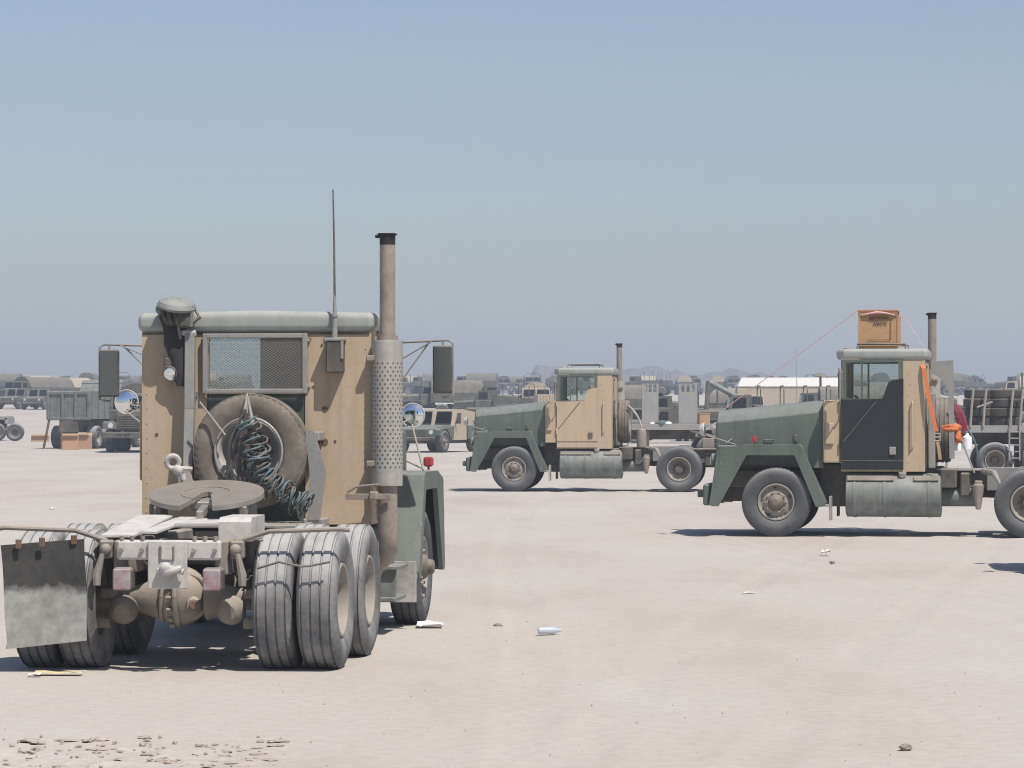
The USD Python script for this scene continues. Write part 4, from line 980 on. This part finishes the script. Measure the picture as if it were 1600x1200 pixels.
def cargo_truck(t, body, canvas, cover=True, load=None):
    """six wheel cargo truck, front axle at the origin"""
    fr = MB()
    for s in (-1, 1): fr.box(-5.7, 1.1, s*.38-.06, s*.38+.06, .72, .98)
    obj('frame', fr, M['dark'], t)
    h = MB().loft([[(1.1, -.62, .95), (1.1, -.62, 1.62), (1.1, -.45, 1.72), (1.1, .45, 1.72), (1.1, .62, 1.62), (1.1, .62, .95)], [(-.55, -.80, .95), (-.55, -.80, 1.70), (-.55, -.6, 1.86), (-.55, .6, 1.86), (-.55, .80, 1.70), (-.55, .80, .95)]])
    obj('hood', h, body, t, smooth=20)
    g = MB(); g.box(1.10, 1.12, -.55, .55, 1.0, 1.62, .004)
    gr = obj('grille', g, M['dark'], t)
    for k in range(6): obj('grille_bar', MB().box(1.12, 1.15, -.55, .55, 1.03 + k*.10, 1.065 + k*.10, .004), body, gr)
    bp = MB(); bp.box(1.2, 1.32, -1.18, 1.18, .62, .88, .02); bp.box(1.0, 1.2, -.45, -.33, .7, .85); bp.box(1.0, 1.2, .33, .45, .7, .85)
    obj('bumper', bp, body, t)
    for s in (-1, 1):
        f = MB(); fp = Polygon([(1.15, 1.0), (1.1, 1.25), (.6, 1.32), (-.55, 1.32), (-.75, .8), (-.68, .8), (-.5, 1.25), (.55, 1.26), (1.05, 1.18), (1.08, 1.0)])
        f.prism(fp, 'y', *sorted((s*.63, s*1.2))); obj('fender', f, body, t, smooth=False)
        obj('headlight', MB().lathe([(.11, -.05), (.11, .02), (.0, .05)], (1.12, s*.88, 1.15), (1, 0, 0), 14), M['lamp'], t)
    cb = MB(); cb.box(-1.75, -.55, -1.12, 1.12, .95, 1.80, .03)
    c = obj('cab', cb, body, t)
    tp = MB().prism([(-.60, 1.8), (-.72, 2.48), (-1.70, 2.52), (-1.75, 1.8)], 'y', -1.06, 1.06)
    obj('cab_top', tp, canvas, c, smooth=False)
    for s in (-1, 1):
        L = [(-.597, s*.51-.46, 1.86), (-.597, s*.51+.46, 1.86), (-.70, s*.51+.44, 2.38), (-.70, s*.51-.44, 2.38)]
        obj('windscreen', MB().loft([L, [np.array(p) + (.012, 0, .003) for p in L]]), M['dglass'], c, smooth=False)
        obj('side_window', MB().prism([(-.75, 1.86), (-.82, 2.36), (-1.45, 2.36), (-1.45, 1.86)], 'y', *sorted((s*1.061, s*1.068))), M['dglass'], c, smooth=False)
    bd = MB(); bd.box(-5.9, -1.85, -1.2, 1.2, 1.15, 1.27, .01)
    for s in (-1, 1): bd.box(-5.9, -1.85, s*1.2-.03, s*1.2+.03, 1.27, 1.95, .01)
    bd.box(-1.91, -1.85, -1.17, 1.17, 1.27, 2.0, .01); bd.box(-5.9, -5.84, -1.17, 1.17, 1.27, 1.95, .01)
    for k in range(6):
        for s in (-1, 1): bd.box(-5.75 + k*.75, -5.68 + k*.75, s*1.245-.015, s*1.245+.015, 1.2, 1.95, .004)
    obj('cargo_bed', bd, body, t)
    if cover:
        arc = [(y, 1.95 + .98*(1 - abs(y/1.17)**3.2)) for y in np.linspace(-1.17, 1.17, 15)]
        obj('canvas_cover', MB().prism([(-1.17, 1.94)] + arc + [(1.17, 1.94)], 'x', -5.85, -1.9), canvas, t, smooth=40)
    else:
        bw = MB()
        for k in range(4):
            x = -5.6 + k*1.15; bw.tube([(x, -1.15, 1.9), (x, -1.12, 2.75), (x, -.8, 2.95), (x, .8, 2.95), (x, 1.12, 2.75), (x, 1.15, 1.9)], .03, 5)
        obj('cover_bow', bw, M['olive'], t)
    for x in (0, -3.7, -5.0):
        for s in (-1, 1): add_wheel(t, (x, s*1.0, .53), (0, s, 0), 'front' if x == 0 else 'dish', w=.34 if x == 0 else .5, detail=False)

# parked small utility vehicle between the near truck and the middle one
hv = thing('utility_vehicle', 'tan and dark green four wheel utility vehicle facing the camera beside the round mirror', 'vehicle', (at(683, 142.0), 142.2, 0), -90-22)
humvee(hv, M['green'], M['dark'], M['tancanvas'])
# truck whose grille shows left of the near truck's cab
gt = thing('cargo_truck', 'dark green truck facing the camera, its grille showing left of the near cab', 'truck', (at(196, 139.5)+.25, 140.6, 0), -90)
cargo_truck(gt, M['olive'], M['canvas'])
nb = MB()
rng = random.Random(2)
for k in range(7):
    if k == 3: continue
    x = -.62 + k*.085; nb.box(1.321, 1.324, x, x+.055, .70, .80, 0)
obj('bumper_marking', nb, M['sooty'], gt, smooth=False)
# dump truck with its tailgate towards the camera
dt = thing('dump_truck', 'green dump truck standing tail first with a ribbed tailgate, left of the near cab', 'truck', (at(108, 152), 152, 0), 90 - 14)
bx = MB(); z0, z1 = 1.36, 2.65
bx.box(-.0, 4.2, -1.03, 1.03, z0, z0+.12, .01)
for s in (-1, 1):
    bx.box(0, 4.2, s*1.03-.05, s*1.03+.05, z0, z1, .01)
    for k in range(6): bx.box(.05 + k*.8, .16 + k*.8, s*1.08, s*1.14, z0, z1, .01)
bx.box(4.1, 4.2, -1.0, 1.0, z0, z1+.4, .01)
bxo = obj('dump_body', bx, M['tank'], dt)
tg = MB(); tg.box(-.06, 0.0, -1.05, 1.05, z0-.05, z1-.02, .01)
tgo = obj('tailgate', tg, M['tank'], dt)
for y0, y1 in ((-1.05, -.93), (-.42, -.30), (.22, .34), (.93, 1.05)): obj('rib', MB().box(-.15, -.061, y0, y1, z0-.03, z1-.04, .01), M['tank'], tgo)
for zz in (z0-.03, z1-.16): obj('rail', MB().box(-.13, -.062, -1.04, 1.04, zz, zz+.12, .01), M['tank'], tgo)
cs = MB(); cs.prism([(3.9, 2.66), (4.2, 3.15), (5.6, 3.2), (5.6, 3.1), (4.25, 3.05)], 'y', -1.0, 1.0)
obj('cab_shield', cs, M['tank'], dt, smooth=False)
cbm = MB(); cbm.box(4.5, 5.8, -1.1, 1.1, 1.0, 1.9, .03); cbm.prism([(4.5, 1.9), (4.55, 2.6), (5.6, 2.6), (5.75, 1.9)], 'y', -1.05, 1.05)
obj('cab', cbm, M['olive'], dt); obj('hood', MB().box(5.8, 7.4, -.75, .75, 1.0, 1.8, .05), M['olive'], dt)
fm = MB(); fm.box(-.1, 7.4, -.45, .45, .75, 1.3); obj('frame', fm, M['dark'], dt)
for x in (.95, 2.25, 6.4):
    for s in (-1, 1): add_wheel(dt, (x, s*.85, .53), (0, s, 0), 'dish' if x < 5 else 'front', w=.5 if x < 5 else .32, detail=False)
for s, q in ((1, .25), (.35, .0)):
    obj('prop_leg', MB().cyl((-.05, s*.95, z0-.03), (-.1, s*.95+q, .02), .06, n=8), M['brown'], dt)
# cardboard and low trailer, far left
def carton(px, py, w, h, d, rot, label, open_=False, mat='card'):
    Y = 10556.0 / (py - YH); t = thing('cardboard_box', label, 'box', (at(px, Y), Y, 0.0), rot)
    if open_:
        b = MB()
        for s in (-1, 1): b.box(-w/2, w/2, s*d/2-.01, s*d/2+.01, 0, h, 0); b.box(s*w/2-.01, s*w/2+.01, -d/2+.011, d/2-.011, 0, h, 0)
        b.box(-w/2+.011, w/2-.011, -d/2+.011, d/2-.011, 0, .01, 0)
    else:
        b = MB().box(-w/2, w/2, -d/2, d/2, 0, h, .01)
    obj('carton', b, M[mat], t, smooth=False)
    fl = MB(); fl.box(-w/2, w/2, -.16, 0, -.006, .006, 0, T(0, -d/2, h+.004) @ R(-28, (1, 0, 0))); fl.box(-w/2, w/2, 0, .18, -.006, .006, 0, T(0, d/2, h+.004) @ R(50, (1, 0, 0)))
    obj('flap', fl, M[mat], t, smooth=False)
carton(110, 703, .70, .58, .6, 6, 'larger open cardboard box left of the green truck grille', True)
carton(131, 702, .62, .60, .5, -8, 'upright cardboard box right beside the larger open one', True)
carton(63, 690, .95, .26, .6, 4, 'flat cardboard box on the sand under the dump truck tail')
lt = thing('low_trailer', 'grey low trailer end with twin tyres at the left picture edge', 'trailer', (at(4, 186), 186, 0), 0)
lb = MB(); lb.box(-6, .45, -1.2, 1.2, 1.18, 1.38, .02); lb.box(.3, .5, -1.2, 1.2, .95, 1.3, .02)
obj('bed', lb, M['grey'], lt)
fm = MB(); fm.box(-6, .2, -.5, .5, .7, 1.17); obj('frame', fm, M['dark'], lt)
for x in (.85, -.15, -1.5):
    add_wheel(lt, (x, -1.0, .5), (0, -1, 0), 'dish', Rr=.5, w=.45, detail=False)
# --- trailers behind the two right hand tractors
def flat_trailer(t, L, zd, wide=2.4, wheels=(.9, 2.1), mat='grey'):
    d = MB(); d.box(-L/2, L/2, -wide/2, wide/2, zd-.12, zd, .01); d.box(-L/2, L/2, -wide/2-.02, -wide/2, zd-.18, zd+.02, .006); d.box(-L/2, L/2, wide/2, wide/2+.02, zd-.18, zd+.02, .006)
    obj('deck', d, M[mat], t)
    b = MB()
    for s in (-1, 1): b.box(-L/2+.2, L/2-.3, s*.5-.08, s*.5+.08, zd-.5, zd-.125)
    for k in range(int(L/1.1)): b.box(-L/2+.5+k*1.1, -L/2+.6+k*1.1, -1.1, 1.1, zd-.32, zd-.125)
    obj('frame_beam', b, M['dark'], t)
    for x in wheels:
        for s in (-1, 1): add_wheel(t, (L/2 - x, s*.95, .5), (0, s, 0), 'dish', Rr=.5, w=.5, detail=False)
    lg = MB()
    for s in (-1, 1):
        lg.box(-L/2+1.9, -L/2+2.05, s*.8-.07, s*.8+.07, .12, zd-.2); lg.box(-L/2+1.8, -L/2+2.15, s*.8-.15, s*.8+.15, 0, .10)
    obj('landing_leg', lg, M['grey'], t)
YT = 112.0
rt = thing('ramp_trailer', 'grey flat trailer with two upright slotted ramps behind the middle tractor', 'trailer', (at(1060, YT), YT, 0), 2)
flat_trailer(rt, 6.2, 1.36)
for px, w in ((1014, .55), (1073, .62)):
    x0 = at(px, YT-1.0) - at(1060, YT); rp = MB()
    sh = Polygon([(x0-w/2, 1.40), (x0+w/2, 1.40), (x0+w/2, 2.72), (x0-w/2, 2.72)])
    for k in range(3):
        c = x0 - w/2 + w*(.22 + .28*k); sh = sh.difference(Polygon([(c-.05, 2.45), (c+.05, 2.45), (c+.05, 2.70), (c-.05, 2.70)]))
    rp.prism(sh, 'y', -1.10, -1.02); rp.box(x0-w/2, x0-w/2+.05, -1.02, -.92, 1.40, 2.6); rp.box(x0+w/2-.05, x0+w/2, -1.02, -.92, 1.40, 2.6)
    obj('ramp', rp, M['rack'], rt, smooth=False)
def simple_box(name, px, py, Y, w, h, d, mat, label, cat, z=None, rot=3):
    t = thing(name, label, cat, (at(px, Y), Y, zat(py, Y) if z is None else z), rot)
    obj('case', MB().box(-w/2, w/2, -d/2, d/2, 0, h, .015), M[mat], t); obj('lid', MB().box(-w/2-.01, w/2+.01, -d/2-.01, d/2+.01, h+.001, h+.04, .01), M[mat], t)
simple_box('carton_on_deck', 1100, 0, YT-.4, .36, .33, .4, 'card', 'small tan carton on the ramp trailer deck beside the right ramp', 'box', 1.362)
for px, mat, w, lab in ((1033, 'teal', .18, 'teal bag lying on the ramp trailer deck between the ramps'), (1044, 'plastic', .12, 'white bag lying on the ramp trailer deck between the ramps'), (1005+14, 'plastic', .08, 'tiny white bag at the foot of the left ramp')):
    single('bag', MB().add(*blob(np.array([at(px, YT-1.15), YT-1.15, 1.40]), w, (1, .7, .5), px)), M[mat], lab, 'bag', smooth=60)
# trailer loaded with tyres at the right edge
YL = 92.0
tt = thing('flatbed_trailer', 'pale railed flatbed trailer carrying stacked tyres at the right edge', 'trailer', (at(1640, YL), YL, 0), -3)
flat_trailer(tt, 5.6, 1.44, wheels=(4.4, 3.2), mat='rack')
st = MB()
for px in (1521, 1541, 1583, 1598):
    x = at(px, YL-1.3) - at(1640, YL); st.tube([(x, -1.25, 1.42), (x+.04, -1.26, 2.0), (x+.09, -1.24, 2.45)], .035, 6)
st.tube([(at(1521, YL) - at(1640, YL), -1.25, 1.95), (at(1545, YL) - at(1640, YL), -1.25, 2.1)], .03, 6)
obj('stake', st, M['rim'], tt)
ldr = MB()
for dx in (0, .28): ldr.box(-1.25+dx, -1.21+dx, -1.30, -1.26, .5, 1.42, .004)
for k in range(5): ldr.box(-1.25, -.93, -1.30, -1.27, .55 + k*.18, .58 + k*.18, .004)
obj('ladder', ldr, M['rack'], tt)
tyre0 = None
slots = []
for (px, ny) in ((1528, 4), (1568, 4), (1622, 4)):
    for k in range(ny): slots.append((px, k))
for i, (px, k) in enumerate(slots):
    cxl = at(px, YL - .45) + .02*math.sin(i*2.3)
    t = thing('stacked_tyre', f'black tyre, {["lowest", "second from below", "third from below", "topmost"][k]} of the {["left", "middle", "right"][[1528, 1568, 1622].index(px)]} pile on the flatbed trailer', 'tyre', (cxl, YL - .55 + .03*math.cos(i*1.7), 1.442 + .125 + k*.252), i*37.0, 'tyres piled on the flatbed trailer')
    wd = .40 if px != 1568 else .50
    if tyre0 is None or True:
        obj('tyre_body', MB().lathe(tyre_profile(wd, .25, wd*.55, False) + [(wd*.55, -.25*.31)], (0, 0, 0), (0, 0, 1), 30), M['tread'], t)
# wrecker boom
wt = thing('wrecker_truck', 'olive wrecker truck with a slanting boom behind the crate truck hood', 'truck', (at(1118, 165), 165, 0), 180)
cargo_truck(wt, M['olive'], M['canvas'], False)
bo = MB(); bo.box(-2.2, -.1, -.18, .18, -.16, .16, .02, T(-3.0, 0, 3.02) @ R(0, (0, 1, 0)) @ R(-30+0, (0, 1, 0)) )
obj('boom', MB().tube([(.35, .1, 3.15), (-1.55, 0, 2.15)], .14, 8), M['tank'], wt)
obj('boom_mast', MB().tube([(.5, .25, 1.2), (.35, .1, 3.2)], .12, 8).tube([(.5, -.3, 1.2), (.35, .1, 3.2)], .08, 8), M['dark'], wt)
# tent and shade
Yn = 300.0
tn = thing('shelter_tent', 'long white shelter tent behind the hood of the crate truck', 'tent', (at(1240, Yn), Yn, float(ground(0, Yn))), 0)
zg = float(ground(0, Yn)); zt = zat(590, Yn) - zg; ze = zat(604, Yn) - zg; hwid = (1330-1150)/2/F*Yn
rf = MB().loft([[(-hwid, -2.5, ze), (-hwid+.5, -.3, zt), (-hwid+.5, .3, zt), (-hwid, 2.5, ze)], [(hwid, -2.5, ze), (hwid-.3, -.3, zt), (hwid-.3, .3, zt), (hwid, 2.5, ze)]])
obj('roof', rf, M['tent'], tn, smooth=False)
obj('wall', MB().box(-hwid+.1, hwid-.1, -2.4, 2.4, 0, ze-.004, 0), M['tancanvas'], tn)
um = thing('shade_mast', 'grey mast with a shallow canopy in front of the white tent', 'mast', (at(1282, 240), 240, float(ground(0, 240))), 0)
zg2 = float(ground(0, 240)); zz = zat(588, 240) - zg2
obj('pole', MB().cyl((0, 0, 0), (0, 0, zz), .09, n=8), M['olive'], um)
obj('canopy', MB().lathe([(0, .25), (.3, .2), (.62, -.02), (.6, -.05), (0, .0)], (0, 0, zz), (.1, 0, 1), 16), M['canvas'], um)
# ------------------------------------------------------------------ rows of parked trucks further off
rows = [  # px, distance, heading, kind, label
    (14, 318, -120, 'cover', 'leftmost canvas covered truck of the far row at the left picture edge'),
    (46, 322, -118, 'cover', 'second canvas covered truck of the far row, left of the dump truck'),
    (78, 326, -118, 'tan', 'tan covered truck of the far row half hidden by the dump truck'),
    (640, 262, 200, 'cover', 'olive covered truck seen above the tan utility vehicle'),
    (735, 238, 170, 'open', 'olive truck with bare cover bows above the middle tractor nose'),
    (790, 262, 2, 'cover', 'olive covered truck above the middle tractor hood, left of its windscreen'),
    (838, 250, -90, 'tan', 'tan covered truck facing the camera just left of the middle cab'),
    (1005, 200, 178, 'open', 'olive truck with bare bows behind the left upright ramp'),
    (1050, 235, 5, 'cover', 'olive covered truck between the two upright ramps'),
    (1175, 215, -75, 'tan', 'tan topped truck under the left end of the white tent'),
    (1236, 225, 180, 'cover', 'dark covered truck below the middle of the white tent'),
    (1470, 250, 8, 'cover', 'olive covered truck seen through the rack behind the crate truck cab'),
    (1560, 300, 172, 'tan', 'tan covered truck above the stacked tyres at the right'),
]
protos = {}
rng = random.Random(11)
def place_truck(px, Y, rot, kind, label, group=None):
    x = at(px, Y); l = (x, Y, float(ground(x, Y)))
    if kind not in protos:
        t = thing('parked_truck', label, 'truck', l, rot, group)
        cargo_truck(t, M['olive'], M['tancanvas'] if kind == 'tan' else M['canvas'], kind != 'open'); protos[kind] = t; return
    copy_of(protos[kind], 'parked_truck', label, 'truck', l, rot, group)
for r in rows: place_truck(*r)
for i in range(58):
    Y = rng.uniform(425, 560); px = i * 28 + rng.uniform(-8, 8); k = rng.choice(['cover', 'cover', 'open', 'tan'])
    place_truck(px, Y, rng.choice([0, 180, -90, 90, -70, 170]) + rng.uniform(-6, 6), k,
                {'cover': 'tiny olive covered truck in the hazy lines along the horizon', 'open': 'tiny truck with bare bows in the hazy lines along the horizon', 'tan': 'tiny tan covered truck in the hazy lines along the horizon'}[k], 'hazy lines of trucks along the horizon')
hums = [(612, 205, -95, 'dark green utility vehicle half hidden beside the exhaust stack'), (708, 178, 165, 'dark green utility vehicle right behind the tan one'), (752, 200, -80, 'utility vehicle over the nose of the middle tractor'),
        (775, 215, 190, 'second utility vehicle from the nose of the middle tractor'), (802, 196, -100, 'third utility vehicle from the nose of the middle tractor'), (826, 222, 10, 'fourth utility vehicle from the nose, beside the pale container'),
        (985, 190, -85, 'utility vehicle just right of the middle exhaust stack'), (1040, 175, 175, 'utility vehicle between the two upright ramps'), (1092, 185, -100, 'utility vehicle right of the right upright ramp'),
        (1150, 195, 5, 'utility vehicle under the wrecker boom'), (1205, 190, -90, 'utility vehicle above the front of the crate truck hood'), (1225, 186, 170, 'utility vehicle above the middle of the crate truck hood'), (1270, 200, -85, 'utility vehicle just left of the crate truck windscreen'),
        (1500, 215, 178, 'utility vehicle left of the stacked tyres'), (1585, 230, -95, 'utility vehicle above the right tyre pile'), (28, 300, -110, 'utility vehicle in front of the far row at the left picture edge'), (62, 296, -100, 'utility vehicle of the far row beside the dump truck tail'), (220, 260, -90, 'utility vehicle behind the truck with the grille')]
h0 = None
for px, Y, rot, lab in hums:
    x = at(px, Y); l = (x, Y, float(ground(x, Y)))
    if h0 is None:
        h0 = thing('parked_utility_vehicle', lab, 'vehicle', l, rot); humvee(h0, M['olive'], M['dark'], M['canvas'], False)
    else: copy_of(h0, 'parked_utility_vehicle', lab, 'vehicle', l, rot)
ctr = thing('cargo_container', 'pale freight container in front of the hills, left of the middle cab', 'container', (at(850, 210), 210, float(ground(0, 210))), 4)
obj('shell', MB().box(-.55, .55, -1.5, 1.5, .1, 2.55, .02), M['tancanvas'], ctr)
for k in range(6): obj('rib', MB().box(-.5+k*.18, -.42+k*.18, -1.54, -1.5, .15, 2.5, .005), M['tancanvas'], ctr)
for i, (px, top, lab) in enumerate(((1245, 545, 'thin radio mast in front of the far tent'), (1597, 582, 'dark mast at the right picture edge beyond the tyre trailer'))):
    Y = 260; t = thing('radio_mast', lab, 'mast', (at(px, Y), Y, float(ground(0, Y)))); h_ = zat(top, Y) - float(ground(0, Y))
    obj('pole', MB().tube([(0, 0, 0), (0, 0, h_)], [.045, .015] if i == 0 else [.1, .08], 6), M['grey'] if i == 0 else M['dark'], t)
    obj('foot', MB().box(-.2, .2, -.2, .2, 0, .12), M['dark'], t)

# ------------------------------------------------------------------ litter and stones on the sand
def gpos(px, py):
    Y = 10556.0 / (py - YH); return np.array([at(px, Y), Y, 0.0])
def sheet(px, py, w, d, mat, label, seed, amp=.05, name='paper_scrap', cat='litter'):
    c = gpos(px, py); n = 12; g = np.linspace(-.5, .5, n); X, Yy = np.meshgrid(g, g); q = np.stack([X*3 + seed, Yy*3, 0*X], -1)
    Z = amp * meshkit.fbm(q, 3, seed) + .012
    rag = .06 * (meshkit.noise(q*2.3, seed+5) - .5)
    V = np.stack([X*w + rag*w, Yy*d + rag*d, Z], -1).reshape(-1, 3) + c; i = np.arange(n*n).reshape(n, n)
    f = np.stack([i[:-1, :-1], i[:-1, 1:], i[1:, 1:], i[1:, :-1]], -1).reshape(-1, 4)
    single(name, (V, np.vstack([f[:, [0, 1, 2]], f[:, [0, 2, 3]]])), M[mat], label, cat, smooth=50)
sheet(92, 1055, .36, .16, 'yellowed', 'yellowed flat paper strip on the sand behind the near rear wheels', 2, .03)
sheet(55, 1058, .10, .10, 'paper', 'small white paper scrap left of the yellowed strip', 5, .03)
sheet(672, 981, .24, .30, 'plastic', 'white plastic sheet on the sand beside the near front wheel', 3, .06)
sheet(1290, 869, .13, .2, 'paper', 'crumpled white litter on open sand below the crate truck', 8, .11)
sheet(82, 796, .12, .2, 'paper', 'white scrap on the sand left of the near truck', 9, .05)
sheet(1170, 928, .12, .12, 'paper', 'faint pale scrap on open sand in the middle right', 6, .02)
def stone(px, py, r, label, seed, mat='stone'):
    c = gpos(px, py) + (0, 0, r*.45); single('stone', MB().add(*blob(c, r, (1.2, 1, .7), seed, 3, .3)), M[mat], label, 'stone', smooth=35)
stone(778, 980, .034, 'dark stone on the sand right of the near front wheel', 3)
stone(1415, 1171, .032, 'dark stone in the lower right corner of the sand', 9)
stone(1300, 880, .03, 'small grey stone just below the crumpled litter', 12)
c = gpos(860, 991)
bt = MB().lathe([(0, -.11), (.03, -.11), (.034, -.09), (.034, .03), (.015, .075), (.013, .10), (0, .10)], c + (0, 0, .035), (1, .2, .02), 16)
M['pet'] = plain('bottle_plastic', (0.42, 0.47, 0.52), 0.2, 0.0, 0.8)
single('plastic_bottle', bt, M['pet'], 'clear plastic bottle lying on the sand right of the dark stone', 'bottle')
rng = np.random.default_rng(5)
gv = MB()
ic = trimesh.creation.icosphere(subdivisions=1)
for k in range(260):
    if k < 60: px, py = rng.uniform(0, 440), 1200 - 50*rng.random()**1.5
    else: px, py = rng.uniform(0, 1600), 720 + 480*rng.random()**.6
    c = gpos(px, py); r = rng.uniform(.002, .0065) if k >= 60 else rng.uniform(.005, .016)
    gv.add(ic.vertices * r * rng.uniform(.5, 1.3, 3) * (1.3, 1.2, .7) * rng.uniform(.8, 1.2, (len(ic.vertices), 1)) + c + (0, 0, r*.25), ic.faces)
cd = MB()
for k in range(85):
    u_ = rng.random(); px = 440 * u_ if k < 120 else rng.uniform(0, 560); py = 1200 - 46*rng.random()**1.3 - (6 if 150 < px < 320 else 0)
    c = gpos(px, py); w = .008 + .035*rng.random()**2
    v = ic.vertices * (w*rng.uniform(.8, 2.0), w*rng.uniform(.7, 1.3), rng.uniform(.004, .014)) * rng.uniform(.6, 1.35, (len(ic.vertices), 1)) + c + (0, 0, .002)
    v[:, 2] += ground(v[:, 0], v[:, 1]); cd.add(v, ic.faces)
M['clod'] = paint('soil_clod', (0.42, 0.35, 0.30), 0.3, 0.3, 0.95, vary=0.25)
single('soil_clods', cd, M['clod'], 'brown crumbled soil clods in the churned strip at the bottom left', 'soil', kind='stuff')
single('loose_gravel', gv, M['gravel'], 'loose small gravel scattered over the sand', 'gravel', kind='stuff')
